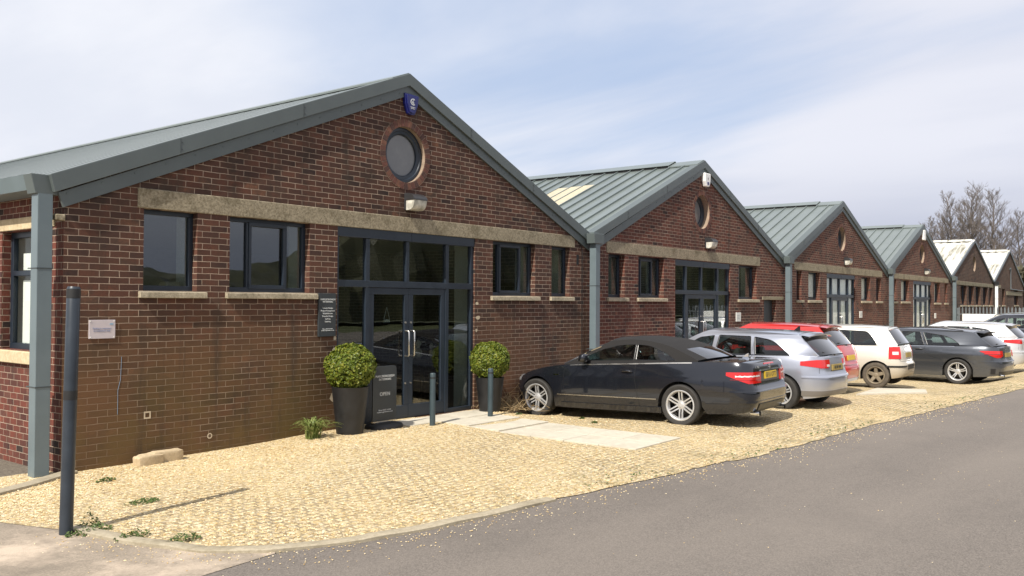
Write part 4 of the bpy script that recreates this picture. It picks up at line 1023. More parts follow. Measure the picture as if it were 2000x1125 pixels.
def bare_tree(x, y, h, seed, label, spread=.46):
    rnd = random.Random(seed); t = empty('bare_tree', (x, y, 0)); tag(t, label, 'tree', 'bare winter trees behind the far units')
    tr = MB(); br = MB(); z0 = -.2
    pts = [Vector((x, y, z0))]; n = 9; tops = []
    for i in range(n):
        p = pts[-1] + Vector((rnd.gauss(0, .012 * h), rnd.gauss(0, .012 * h), h / n)); pts.append(p)
    rad = [h * .011 * (1 - i / (n + .6)) ** .9 + .02 for i in range(n + 1)]
    tr.tube(pts, rad, 7); tr.build('trunk', BARK, t, smooth=True)
    def grow(p, d, L, r, lv):
        q = [p]; k = 4
        for i in range(k):
            d = (d + Vector((rnd.gauss(0, .10), rnd.gauss(0, .10), .06))).normalized(); p = p + d * L / k; q.append(p)
        br.tube(q, [r * (1 - .6 * i / k) for i in range(k + 1)], 3, cap=False)
        if lv == 0: return
        for c_ in range(4 if lv > 1 else 7):
            i = rnd.choice([1, 2, 3, 4]) if c_ else 4
            a = Vector((rnd.gauss(0, 1), rnd.gauss(0, 1), rnd.gauss(.3, .6))).normalized()
            grow(q[i], (d + a * rnd.uniform(.5, .95)).normalized(), L * rnd.uniform(.45, .72), r * .54, lv - 1)
    for k in range(46):
        f_ = .18 + .82 * (k / 46) ** .9; i = min(n - 1, int(f_ * n)); p = pts[i].lerp(pts[i + 1], f_ * n - i) if i < n else pts[-1]
        a = k * 2.4 + rnd.uniform(-.4, .4); up = .5 + .6 * f_
        L = h * spread * .5 * (1.12 - f_) ** .75 * rnd.uniform(.7, 1.1)
        grow(p, Vector((math.cos(a), math.sin(a), up)).normalized(), L, max(.036, rad[i] * .55), 3)
    br.build('crown', BARK, t); return t
TL = [(120, 14.9, 15.4, 1, 'bare tree with dense twigs, second from left of the cluster above the white roofs'), (122, 13.4, 16.4, 2, 'tallest bare tree, slim and upright, in the middle of the cluster'), (118, 11.8, 15.2, 3, 'bare tree just right of the tallest one'), (119, 16.6, 12.6, 4, 'leftmost low bare tree above the fourth unit roof end'),
      (115, 8.9, 14.8, 6, 'broad bare tree standing alone between the two white gables'), (125, 10.9, 11.2, 5, 'lower bare tree filling the gap between the tall cluster and the broad tree'), (112, 5.9, 12.0, 7, 'bare tree cut by the right edge of the frame'), (126, 16.0, 13.4, 8, 'thin bare tree behind the left side of the cluster')]
for a in TL: bare_tree(*a)
# evergreen scrub behind the far units and hedge on the far side of the road (seen in the glass)
def lumpy(name, pts, h0, seed, mat, wid=6, kind='stuff'):
    m = MB(); P = []
    for (x, y) in pts:
        rowp = []; h = h0(x) if callable(h0) else h0
        for j in range(13):
            a = math.pi * j / 12; nn = noise.noise(Vector((x * .11, y * .11, seed + j * .25))) + .5 * noise.noise(Vector((x * .45, y * .45, seed + j * .6)))
            k = 1 + .42 * nn; rowp.append((x + 0.0, y - wid * math.cos(a) * k, max(-.2, h * math.sin(a) ** .7 * k)) if abs(pts[-1][0] - pts[0][0]) > abs(pts[-1][1] - pts[0][1]) else (x - wid * math.cos(a) * k, y, max(-.2, h * math.sin(a) ** .7 * k)))
        P.append(rowp)
    m.grid(P); rnd = random.Random(seed); 
    for r_ in (P if name != 'wood' else []):
        for p in r_[2:11]:
            for _ in range(14):
                c_ = Vector(p) + Vector((rnd.gauss(0, 1), rnd.gauss(0, .6), rnd.gauss(0, .35))); s_ = rnd.uniform(.15, .35); n_ = Vector((rnd.gauss(0, 1), rnd.gauss(0, 1), rnd.gauss(0, 1))).normalized(); a_ = n_.orthogonal(); b_ = n_.cross(a_)
                m.add([c_ - a_ * s_, c_ + b_ * s_, c_ + a_ * s_, c_ - b_ * s_], [(0, 1, 2, 3)])
    o_ = m.build(name, mat); o_['kind'] = kind
lumpy('far_scrub', [(90 + k * 1.5, 2 - k * .0) for k in range(30)], 4.2, 3, simple('scrub', (.11, .10, .06), .9, 0, .3, 1), wid=5)
lumpy('wood', [(-60 + k * 1.2, -52 + 4 * math.sin(k * .12)) for k in range(200)], (lambda x: 3.7 + 7.5 * max(0, min(1, (x - 47) / 14))), 9, EVERG, wid=6)

# ------------------------------------------------------------------ parked cars
def lin(pts, x):
    if x <= pts[0][0]: return pts[0][1]
    for a, b in zip(pts[:-1], pts[1:]):
        if x <= b[0]:
            t_ = (x - a[0]) / (b[0] - a[0]); return a[1] + (b[1] - a[1]) * t_
    return pts[-1][1]
def smo(pts, x):          # smooth interpolation (monotone-ish hermite)
    n = len(pts)
    if x <= pts[0][0]: return pts[0][1]
    if x >= pts[-1][0]: return pts[-1][1]
    i = max(k for k in range(n - 1) if pts[k][0] <= x)
    (x0, y0), (x1, y1) = pts[i], pts[i + 1]; h = x1 - x0; dl = (y1 - y0) / h
    def m_(k):
        if k == 0: return (pts[1][1] - pts[0][1]) / (pts[1][0] - pts[0][0])
        if k == n - 1: return (pts[-1][1] - pts[-2][1]) / (pts[-1][0] - pts[-2][0])
        a = (pts[k][1] - pts[k - 1][1]) / (pts[k][0] - pts[k - 1][0]); b = (pts[k + 1][1] - pts[k][1]) / (pts[k + 1][0] - pts[k][0])
        return 0 if a * b <= 0 else 2 * a * b / (a + b)
    t_ = (x - x0) / h; m0, m1 = m_(i) * h, m_(i + 1) * h
    return (2 * t_ ** 3 - 3 * t_ ** 2 + 1) * y0 + (t_ ** 3 - 2 * t_ ** 2 + t_) * m0 + (-2 * t_ ** 3 + 3 * t_ ** 2) * y1 + (t_ ** 3 - t_ ** 2) * m1

REDL = simple('red lamp lens', (.50, .008, .006), .12, 0, .05, coat=1)
REDD = simple('deep red lens', (.22, .004, .004), .12, 0, .05, coat=1)
CLRL = simple('clear lamp lens', (.75, .72, .70), .12, .2, .05, coat=1)
AMBL = simple('amber lens', (.6, .22, .02), .15, 0, .05, coat=1)
YEL = simple('yellow number plate', (.62, .42, .03), .4, 0, .08)
YELD = simple('dirty number plate', (.30, .22, .06), .6, 0, .2)
HEADL = simple('headlamp lens', (.35, .36, .38), .08, .4, .1, coat=1)
TRIMB = simple('black exterior trim', (.012, .012, .013), .35)
SEATM = simple('black seat leather', (.016, .016, .017), .5)
SEATG = simple('grey seat cloth', (.07, .07, .068), .8)
CABIN = simple('cabin lining', (.02, .02, .02), .85)
HOOD = simple('black canvas hood', (.010, .009, .009), .9, 0, .2, 40, bump=.3, bs=500)
HANDF = simple('handle chrome', (.5, .5, .52), .2, 1.0)

class Car:
    def __init__(s, name, label, cx, yrear, head, S, sp, body, group='cars parked nose-in along the units'):
        s.sp = sp; s.S = S; s.L, s.W = sp['L'], sp['W']; s.xc = s.L * .5
        s.nf, s.nr = sp.get('nf', 4.0), sp.get('nr', 6.0)
        th = R(head)
        f = Vector((math.sin(th), math.cos(th), 0))
        s.root = empty(name, (cx, yrear, sp.get('gz', .0)), math.pi / 2 - th); s.root.rotation_euler = (0, R(sp.get('pitch', 0)), math.pi / 2 - th); tag(s.root, label, sp.get('cat', 'car'), group)
        s.body = body; s.tab()
        s.make()
    def B(s, m, name, mats, parent=None, smooth=True, merge=0, bevel=0, angle=35):
        m.v = [(p[0] * s.S, p[1] * s.S, p[2] * s.S) for p in m.v]
        if bevel: bevel *= s.S
        o = m.build(name, mats, parent or s.root, smooth=smooth, merge=merge, bevel=bevel, local=True, angle=angle); return o
    def tab(s):
        c = []; w = []
        for i in range(400):
            t_ = i / 399 * math.pi / 2; c.append(-math.cos(t_) ** (2 / s.nr)); w.append(math.sin(t_) ** (2 / s.nr))
        for i in range(1, 400):
            t_ = i / 399 * math.pi / 2; c.append(max(0, math.sin(t_)) ** (2 / s.nf)); w.append(max(0, math.cos(t_)) ** (2 / s.nf))
        s.c = np.array(c); s.w = np.array(w)
        xx = s.xc + s.c * s.L / 2; yy = s.w * s.W / 2
        d = np.hypot(np.diff(xx), np.diff(yy)); s.tau = np.concatenate([[0], np.cumsum(d)]); s.T = s.tau[-1]
        s.xx = np.maximum.accumulate(xx + np.arange(len(xx)) * 1e-9)
    def tx(s, x): return float(np.interp(x, s.xx, s.tau))       # tau on the flank at station x
    def P(s, tau, z):
        sg = 1 if tau >= 0 else -1; a = abs(tau)
        c = float(np.interp(a, s.tau, s.c)); w = float(np.interp(a, s.tau, s.w))
        x = s.xc + c * s.L / 2
        if c < 0: x += lin(s.sp['rear'], z) * (abs(c) ** 9)
        else: x -= lin(s.sp['front'], z) * (abs(c) ** 7)
        return Vector((x, sg * w * s.W / 2 * smo(s.sp['side'], z), z))
    def Nrm(s, tau, z):
        a = s.P(tau + .01, z) - s.P(tau - .01, z); b = s.P(tau, z + .01) - s.P(tau, z - .01)
        n = a.cross(b).normalized()
        # outward
        p = s.P(tau, z); o = Vector((p.x - s.xc, p.y * 2, 0))
        return n if n.dot(o) > 0 else -n
    def zsh(s, x): return smo(s.sp['sh'], x)
    def zb(s, x):
        z = smo(s.sp['bot'], x)
        for xw in s.xw:
            d = abs(x - xw)
            if d < s.sp['ra']:
                za = s.sp['rw'] + math.sqrt(s.sp['ra'] ** 2 - d * d)
                z = max(z, za)
        return z
    def patch(s, name, mat, t0, t1, zlo, zhi, nt=12, nz=5, off=.006, parent=None, skirt=.012):
        m = MB(); P = []
        for i in range(nt + 1):
            tau = t0 + (t1 - t0) * i / nt; a, b = (zlo(tau) if callable(zlo) else zlo), (zhi(tau) if callable(zhi) else zhi)
            rowp = []
            for j in range(nz + 1):
                z = a + (b - a) * j / nz; q = s.P(tau, z); n = s.Nrm(tau, z)
                if j == 0: rowp.append(q - n * skirt)
                rowp.append(q + n * off)
                if j == nz: rowp.append(q - n * skirt)
            P.append(rowp)
        e0 = []; e1 = []
        for e, tau in ((e0, t0), (e1, t1)):
            for k, p in enumerate(P[0] if tau == t0 else P[-1]): e.append(p - s.Nrm(tau, max(.2, p.z)) * (skirt + off))
        m.grid([e0] + P + [e1]); return s.B(m, name, mat, parent, smooth=True, angle=50)
    def ribbon(s, name, mat, pts, w=.006, off=.0015, rear=False, side=1, parent=None, n=10):
        m = MB(); q = []
        for a, b in zip(pts[:-1], pts[1:]):
            for i in range(n): q.append((a[0] + (b[0] - a[0]) * i / n, a[1] + (b[1] - a[1]) * i / n))
        q.append(pts[-1]); P = []
        for i, (u, z) in enumerate(q):
            ua, za = q[max(i - 1, 0)]; ub, zb_ = q[min(i + 1, len(q) - 1)]; d = Vector((ub - ua, zb_ - za)); d = d.normalized() if d.length > 1e-9 else Vector((1, 0)); nn = Vector((-d.y, d.x)) * w / 2
            rowp = []
            for sgn in (-1, 1):
                uu, zz2 = u + nn.x * sgn, z + nn.y * sgn
                tau = uu if rear else side * s.tx(uu)
                rowp.append(s.P(tau, zz2) + s.Nrm(tau, zz2) * off)
            P.append(rowp)
        m.grid(P); return s.B(m, name, mat, parent, smooth=True, angle=180)
    def wheel(s, x, y, side, spokes):
        S = s.sp; r = S['rw']; wd = S.get('tw', .22); ri = S.get('ri', r * .70)
        hub = MB(); y0 = 0
        hub.lathe([(0, .02), (ri * .62, .02), (ri * .62, .0), (ri * .30, -.01), (.05, -.01)], (0, 0, 0), 24, 0, 'y')
        hub.lathe([(ri * .97, -.085), (ri * .97, .09), (0, .09)], (0, 0, 0), 28, 0, 'y')
        prof = [(ri - .005, .09), (ri + .02, .102), (r * .93, .108), (r * .985, .095), (r, .07), (r, -.07), (r * .985, -.095), (r * .93, -.108), (ri + .012, -.104), (ri - .004, -.09)]
        ty = MB(); ty.lathe([(a, b * wd / .216) for a, b in prof], (0, 0, 0), 48, 0, 'y')
        for k in range(60):     # tread blocks on the edge
            a = 2 * math.pi * k / 60; c_ = Vector((math.cos(a), 0, math.sin(a))) * (r + .0015); tt = Vector((-math.sin(a), 0, math.cos(a)))
            ty.obox(c_, tt * (math.pi * r / 60 * .62), Vector((0, .085, 0)), Vector((math.cos(a), 0, math.sin(a))) * .003)
        rm = MB(); rm.lathe([(ri + .004, -.098), (ri + .006, -.108), (ri - .008, -.110), (ri - .022, -.098), (ri - .03, -.07), (ri - .035, -.04)], (0, 0, 0), 48, 0, 'y')
        kind, n = spokes
        def spoke(a, off, w0, w1, r0, r1, y0_, y1_):
            d = Vector((math.cos(a), 0, math.sin(a))); tt = Vector((-math.sin(a), 0, math.cos(a)))
            vs = []
            for (rr_, ww, yy) in ((r0, w0, y0_), ((r0 + r1) / 2, (w0 + w1) / 2, (y0_ + y1_) / 2 - .008), (r1, w1, y1_)):
                for (sx, dy) in ((-1, .02), (-.75, 0), (.75, 0), (1, .02)):
                    vs.append(d * rr_ + tt * (off + sx * ww) + Vector((0, yy + dy, 0)))
            rm.add(vs, [(0, 1, 5, 4), (1, 2, 6, 5), (2, 3, 7, 6), (4, 5, 9, 8), (5, 6, 10, 9), (6, 7, 11, 10)])
        for k in range(n):
            a = 2 * math.pi * k / n + math.pi / 2
            if kind == 'double':
                spoke(a, .024, .013, .012, .05, ri - .018, -.062, -.090); spoke(a, -.024, .013, .012, .05, ri - .018, -.062, -.090)
            elif kind == 'vee':
                spoke(a + .07, .012, .017, .012, .05, ri - .018, -.062, -.09); spoke(a - .07, -.012, .017, .012, .05, ri - .018, -.062, -.09)
            else: spoke(a, 0, .048, .040, .04, ri - .016, -.066, -.085)
        rm.lathe([(0, -.082), (.03, -.082), (.034, -.076), (.058, -.070), (.075, -.05), (.08, -.03)], (0, 0, 0), 24, 0, 'y')
        w_ = s.B(hub, 'wheel', DISC); w_.location = Vector((x, y, r)) * s.S
        if side > 0: w_.rotation_euler = (0, 0, math.pi)
        w_.rotation_euler.y = 0.0
        s.B(ty, 'tyre', S.get('tyre', TYRE), w_, angle=40); s.B(rm, 'rim', S.get('rim', RIM), w_, angle=30)
    def make(s):
        S = s.sp; L, W = s.L, s.W
        s.xw = (S['ro'], S['ro'] + S['wb'])
        # columns
        taus = [0]; x_r = .42
        tr = s.tx(x_r); k = int(tr / .055)
        taus += [tr * i / k for i in range(1, k + 1)]
        xs = []; x = x_r
        for xw in s.xw:
            for a in range(0, 181, 9):
                za = S['rw'] + S['ra'] * math.sin(R(a)); xa = xw - S['ra'] * math.cos(R(a))
                if za > smo(S['bot'], xa): xs.append(xa)
            d = math.sqrt(max(.0001, S['ra'] ** 2 - (S['rw'] - smo(S['bot'], xw - S['ra'])) ** 2))
            xs += [xw - d - .002, xw + d + .002]
        x_f = L - .42
        q = x_r + .1
        while q < x_f:
            if all(abs(q - xw) > S['ra'] + .02 for xw in s.xw): xs.append(q)
            q += .11
        xs = sorted(set(round(v_, 4) for v_ in xs if x_r < v_ < x_f))
        taus += [s.tx(v_) for v_ in xs]
        tf = s.tx(x_f); k = int((s.T - tf) / .055); taus += [tf + (s.T - tf) * i / k for i in range(k + 1)]
        taus = sorted(set(taus))
        s.taus = taus
        rows = S.get('rows', [0, .05, .12, .2, .3, .4, .5, .6, .68, .76, .84, .9, .95, .98, 1])
        loop = [(t_) for t_ in taus] + [-t_ for t_ in reversed(taus[1:-1])]
        m = MB(); G = []
        for t_ in loop:
            x = float(np.interp(abs(t_), s.tau, s.xx)); z0, z1 = s.zb(x), s.zsh(x)
            G.append([s.P(t_, z0 + (z1 - z0) * v_) for v_ in rows])
        m.grid(G, closed=True)
        # cap: hood / deck, leaving the cabin open
        c0, c1 = S['cab']; ys = [1, .985, .95, .9, .87, .8, .65, .45, .22, 0, -.22, -.45, -.65, -.8, -.87, -.9, -.95, -.985, -1]
        s.ys = ys
        def cap(x, y, w_, z): return (x, y * w_, z + lin(S['crown'], x) * (1 - abs(y) ** 2.6))
        P = []
        for t_ in taus:
            x = float(np.interp(t_, s.tau, s.xx)); e = s.P(t_, s.zsh(x)); P.append([cap(e.x, y, e.y, e.z) for y in ys])
        b = len(m.v); m.v += [p for r_ in P for p in r_]; nn = len(ys)
        for i in range(len(P) - 1):
            for j in range(nn - 1):
                xm = (P[i][j][0] + P[i + 1][j][0]) / 2
                if c0 < xm < c1 and abs(ys[j] + ys[j + 1]) / 2 < .87: continue
                m.f.append((b + i * nn + j, b + (i + 1) * nn + j, b + (i + 1) * nn + j + 1, b + i * nn + j + 1)); m.m.append(0)
        s.B(m, 'body', s.body, merge=.0015, angle=32)
        # underbody and arches
        u = MB(); yi = W / 2 - .30
        for sg in (1, -1):
            P = []
            for t_ in taus:
                x = float(np.interp(t_, s.tau, s.xx)); z = s.zb(x); zb_ = smo(S['bot'], x) + .01; e = s.P(t_, z); y_ = min(yi, e.y)
                P.append([(e.x, sg * (e.y - .002), z), (e.x, sg * (e.y - .022), z + .004), (e.x, sg * y_, z + .004), (e.x, sg * y_, zb_), (e.x, 0, zb_)])
            u.grid(P)
        s.B(u, 'underbody', CABIN, smooth=False)
        # greenhouse
        E = S['E']; seg = []; 
        for i in range(len(E) - 1):
            n = 6 if E[i][2] != 'T' else 5
            for k_ in range(n):
                f = k_ / n
                p0, p1, p2, p3 = E[max(i - 1, 0)], E[i], E[i + 1], E[min(i + 2, len(E) - 1)]
                def cr_(a): return .5 * (2 * p1[a] + (p2[a] - p0[a]) * f + (2 * p0[a] - 5 * p1[a] + 4 * p2[a] - p3[a]) * f * f + (3 * p1[a] - p0[a] - 3 * p2[a] + p3[a]) * f ** 3)
                seg.append((cr_(0), cr_(1), E[i][2], (E[i][3] + (E[i + 1][3] - E[i][3]) * f)))
        seg.append((E[-1][0], E[-1][1], E[-1][2], E[-1][3]))
        kt = S['tumble']; bw = S.get('bw', .93)
        def base(x):
            e = s.P(s.tx(x), s.zsh(x)); return e.y * bw, e.z + lin(S['crown'], x) * .15 - .004
        def ygh(x, z): 
            a, z0 = base(x); return a - kt * (z - z0) - S.get('round', .10) * max(0, z - z0) ** 2
        s.ygh = ygh
        lat = [1, .985, .955, .90, .75, .5, .25, 0, -.25, -.5, -.75, -.90, -.955, -.985, -1]
        G = []; 
        for (x, z, tg, bow) in seg:
            w_ = ygh(x, z); cr0 = S['rcrown'] * (1 if tg == 'T' else .8)
            G.append([(x + bow * (1 - y * y), y * w_, z + cr0 * (1 - abs(y) ** 3)) for y in lat])
        roof = MB(); gf = MB(); gr = MB()
        for mm in (roof, gf, gr): mm.v += [p for r_ in G for p in r_]
        nn = len(lat)
        for i in range(len(G) - 1):
            for j in range(nn - 1):
                tg = seg[i][2]; inner = abs(lat[j] + lat[j + 1]) / 2 < (.93 if tg != 'R' else S.get('rin', .93))
                mm = roof if (tg in 'TB' or not inner) else (gf if tg == 'W' else gr)
                mm.f.append((i * nn + j, (i + 1) * nn + j, (i + 1) * nn + j + 1, i * nn + j + 1)); mm.m.append(0)
        # side panels with window holes
        wins = S['win']
        top = [(x, z) for (x, z, tg, b_) in seg]
        x0, x1 = top[0][0], top[-1][0]
        N = 24; bot = [(x1 + (x0 - x1) * i / N, 0) for i in range(N + 1)]; bot = [(x, base(x)[1] - .02) for x, _ in bot]
        top2 = [top[0]] 
        outer = top + bot[1:-1] if abs(top[0][1] - bot[-1][1]) < .03 else top + bot[1:]
        def rounded(poly, r=.05, n=5):
            out = []; k = len(poly)
            for i in range(k):
                p = Vector(poly[i][:2]); a = Vector(poly[i - 1][:2]); c_ = Vector(poly[(i + 1) % k][:2]); rr_ = poly[i][2] if len(poly[i]) > 2 else r
                d1 = (a - p); d2 = (c_ - p); q1 = p + d1.normalized() * min(rr_, d1.length * .45); q2 = p + d2.normalized() * min(rr_, d2.length * .45)
                for t_ in range(n + 1):
                    f = t_ / n; out.append(tuple((1 - f) ** 2 * q1 + 2 * f * (1 - f) * p + f * f * q2))
            return out
        holes = [rounded(w_) for w_ in wins]
        loops = [[Vector((a, b_, 0)) for a, b_ in outer]] + [[Vector((a, b_, 0)) for a, b_ in h] for h in holes]
        flat = [p for l in loops for p in l]; tri = tessellate_polygon(loops)
        for sg in (1, -1):
            roof.add([(p[0], sg * ygh(p[0], p[1]), p[1]) for p in flat], tri, 0 if not S.get('gpillar') else 0)
        rm_ = S.get('roofmat', s.body)
        s.B(roof, S.get('roofname', 'roof'), rm_, merge=.0015, angle=30)
        s.B(gf, 'windscreen', CGLASS, merge=.0005, angle=60)
        s.B(gr, 'rear_window', S.get('rglass', CGLASSD), merge=.0005, angle=60)
        for sg in (1, -1):
            for h in holes:
                t2 = tessellate_polygon([[Vector((a, b_, 0)) for a, b_ in h]])
                m = MB(); m.add([(a, sg * (ygh(a, b_) - .007), b_) for a, b_ in h], t2); go = s.B(m, 'window', S.get('sglass', CGLASS), angle=60)
                c_ = Vector((sum(p[0] for p in h) / len(h), sum(p[1] for p in h) / len(h)))
                m = MB(); P = []
                for (a, b_) in h + h[:1]:
                    d = (c_ - Vector((a, b_))).normalized() * .016; d2 = d * .5
                    P.append([(a - d2.x, sg * (ygh(a - d2.x, b_ - d2.y) + .0015), b_ - d2.y), (a - d2.x * .2, sg * (ygh(a, b_) + .004), b_), (a + d.x, sg * (ygh(a + d.x, b_ + d.y) - .004), b_ + d.y)])
                m.grid(P); s.B(m, 'window_seal', S.get('seal', TRIMB), go, angle=60)
        # cabin
        m = MB(); yi2 = W / 2 * .80; m.box(c0 + .05, c1 - .05, -yi2, yi2, .28, .32)
        for sg in (1, -1): m.box(c0 + .05, c1 - .05, sg * yi2 - .01, sg * yi2 + .01, .32, s.zsh((c0 + c1) / 2) - .03)
        dx = S['dash']; m.box(dx, c1 + .02, -yi2 + .02, yi2 - .02, .32, s.zsh(dx) + .005)
        m.box(c0 - .02, S['bench'], -yi2 + .02, yi2 - .02, .32, s.zsh(S['bench']) - .06)
        s.B(m, 'cabin', CABIN, smooth=False, bevel=.02)
        def seat(x, y, w_, bench=False):
            m = MB(); h = s.zsh(x)
            hb_ = 0 if not bench else .12; pr = [(x + .52, .42), (x + .50, .52), (x + .08, .50), (x - .14, h + .12 - hb_), (x - .20, h + .13 - hb_), (x - .24, h + .05 - hb_), (x - .08, .40)]
            m.prism(pr, y - w_ / 2, y + w_ / 2); so_ = s.B(m, 'seat', S.get('seatm', SEATM), bevel=.03)
            for yy in ([y] if not bench else ([y - w_ * .3, y + w_ * .3] if S.get('hr', True) else [])):
                m = MB(); m.prism([(x - .17, h + .15), (x - .15, h + .30), (x - .21, h + .335), (x - .26, h + .30), (x - .24, h + .15)], yy - .12, yy + .12); m.tube([(x - .2, yy, h + .1), (x - .2, yy, h + .18)], .01, 5)
                s.B(m, 'headrest', S.get('seatm', SEATM), so_, bevel=.03)
        for sg in (1, -1): seat(S['fs'], sg * .37, .48)
        seat(S['bench'] + .28, 0, 1.18, True)
        m = MB(); cx_, cy_, cz_ = dx - .16, -.37, s.zsh(dx) + .0
        m.tube([(cx_ + .19 * .35 * math.sin(a), cy_ + .19 * math.cos(a), cz_ + .19 * math.sin(a)) for a in [2 * math.pi * i / 20 for i in range(21)]], .014, 6); m.tube([(cx_, cy_, cz_), (dx + .05, cy_, cz_ - .04)], .03, 6)
        s.B(m, 'steering_wheel', CABIN)
        # mirrors
        for sg in (1, -1):
            m = MB(); xm = S['mir']; ym = ygh(xm, s.zsh(xm) + .05) if xm < x1 else W / 2 * .9; zc_ = s.zsh(xm) + .10; P = []
            for i in range(9):
                ph = math.pi * i / 8 - math.pi / 2
                P.append([(xm + .07 * math.copysign(abs(math.cos(ph) * math.cos(q)) ** .7, math.cos(q)), sg * (ym + .14) + .115 * math.copysign(abs(math.cos(ph) * math.sin(q)) ** .6, math.sin(q)), zc_ + .072 * math.copysign(abs(math.sin(ph)) ** .7, math.sin(ph))) for q in [2 * math.pi * k / 16 for k in range(17)]])
            m.grid(P); m.tube([(xm + .01, sg * (ym - .02), zc_ - .07), (xm + .01, sg * (ym + .10), zc_ - .03)], .025, 6)
            mo = s.B(m, 'mirror', S.get('mirmat', s.body), merge=.001, angle=60)
        # wheels
        tk = S.get('track', W / 2 - .125)
        for xw in s.xw:
            for sg in (1, -1): s.wheel(xw, sg * tk, sg, S['spokes'])
        # plate
        zp_ = S['plate'][1]; t0 = S['plate'][0]
        n = s.Nrm(0, zp_); p = s.P(0, zp_) + n * S['plate'][2]
        ez = (s.P(0, zp_ + .03) - s.P(0, zp_ - .03)).normalized() if S.get('pslope', True) else Vector((0, 0, 1)); ey = Vector((0, 1, 0)); ex = ez.cross(ey) 
        if ex.x > 0: ex = -ex
        m = MB(); m.obox(p + ey * t0, ey * .26, ez * .056, ex * .006); po = s.B(m, 'number_plate', S.get('pm', YEL), bevel=.003, smooth=False)
        if S.get('ptext'):
            c_ = (p + ey * t0 + ex * .0075) * s.S; M4 = Matrix.Identity(4)
            for i in range(3): M4[i][0] = -ey[i]; M4[i][1] = ez[i]; M4[i][2] = ex[i]; M4[i][3] = c_[i]
            text('lettering', S['ptext'], .100 * s.S, SIGN, M4, po, local=True, sp=1.0)
        # head lamps
        hz0, hz1 = S['hl']
        for sg in (1, -1):
            s.patch('headlamp', HEADL, sg * (s.T - S.get('hlt0', .86)), sg * (s.T - .52), lambda t_: hz0 + .05 * (s.T - abs(t_) - .5), hz1, 8, 4)
        # shut lines
        for ln in S['lines']:
            for sg in (1, -1): s.ribbon('shut_line', TRIMB, ln, .007, .001, side=sg)
        for ln in S.get('rlines', []): s.ribbon('shut_line', TRIMB, ln, .007, .001, rear=True)
        for hx, hz in S.get('handles', []):
            for sg in (1, -1):
                m = MB(); pts = []
                for i in range(7):
                    f = i / 6; xx_ = hx - .10 + .2 * f; t_ = sg * s.tx(xx_); q = s.P(t_, hz + .01 * math.sin(math.pi * f)); pts.append(q + s.Nrm(t_, hz) * (.006 + .026 * math.sin(math.pi * f) ** .5))
                m.tube(pts, [.010, .015, .016, .016, .016, .015, .010], 8); s.B(m, 'door_handle', S.get('hm', s.body), angle=60)
    def fin(s, x, z, mat, h=.055):
        m = MB(); m.prism([(x - .03, z - .01), (x + .10, z - .01), (x + .02, z + h * .7), (x - .025, z + h)], -.012, .012); s.B(m, 'aerial', mat, bevel=.004)

# --- black convertible
blackp = paint('black metallic paint', (.012, .014, .020), .45, .05, (.10, .085, .06), .16, .45)
spc = dict(L=4.59, W=1.85, wb=2.76, ro=1.19, rw=.328, ra=.378, tw=.235, ri=.238, nf=5.5, nr=8.5, pitch=1.3, gz=.0, hr=False, rin=.80,
  rear=[(.2, .16), (.30, .06), (.40, .02), (.56, .0), (.60, .035), (.72, .05), (.86, .055), (.98, .075), (1.02, .12)],
  front=[(.15, .14), (.3, .02), (.5, .0), (.65, .06), (.75, .20), (.9, .4)],
  side=[(.15, .945), (.27, .972), (.31, .985), (.55, 1.0), (.70, .995), (.745, .992), (.80, .978), (.90, .952), (.97, .928), (1.03, .90)],
  sh=[(0, 1.0), (.15, 1.015), (.5, 1.02), (1.1, 1.01), (1.8, .985), (2.6, .955), (3.2, .93), (3.7, .875), (4.15, .785), (4.40, .69), (4.52, .62)],
  bot=[(0, .27), (.3, .235), (.9, .21), (1.8, .19), (3.2, .19), (4.3, .20), (4.7, .24)],
  crown=[(0, .02), (.5, .035), (1.0, .03), (2.0, .03), (3.3, .045), (4.2, .06), (4.7, .03)],
  cab=(1.30, 3.30), tumble=.36, round=.22, bw=.945, rcrown=.045,
  E=[(.92, 1.035, 'R', -.16), (1.27, 1.185, 'B', -.10), (1.52, 1.27, 'T', -.05), (1.80, 1.325, 'T', 0), (2.15, 1.355, 'T', 0), (2.45, 1.335, 'T', .03), (2.62, 1.295, 'W', .10), (3.42, .905, 'W', .26)],
  win=[[(2.06, 1.02, .03), (2.065, 1.275, .02), (2.42, 1.262, .10), (2.68, 1.19, .02), (3.17, .985, .03)], [(1.30, 1.025, .02), (1.42, 1.10, .05), (1.62, 1.20, .12), (1.82, 1.262, .06), (2.035, 1.275, .02), (2.03, 1.02, .03)]],
  dash=2.75, bench=1.35, fs=2.02, mir=2.93, spokes=('double', 6), plate=(0, .80, .008), pslope=True, ptext='GF11 OTT',
  hl=(.60, .70), roofmat=HOOD, roofname='canvas_hood', rglass=glass_mat('hood glass', (.10, .13, .16), 1.5, 1.5), seal=TRIMB, hm=blackp, sglass=CGLASS,
  lines=[[(1.98, .99), (1.99, .75), (1.93, .42), (1.90, .24)], [(3.36, .86), (3.36, .30), (3.30, .24)]], handles=[(2.13, .83)],
  rlines=[[(-.80, .60), (0, .585), (.80, .60)], [(-.60, .95), (-.62, .61)], [(.60, .95), (.62, .61)]])
c1 = Car('convertible', 'black convertible with a black canvas roof, nearest of the parked cars', 13.33, -4.51, -2.0, .985, spc, blackp)
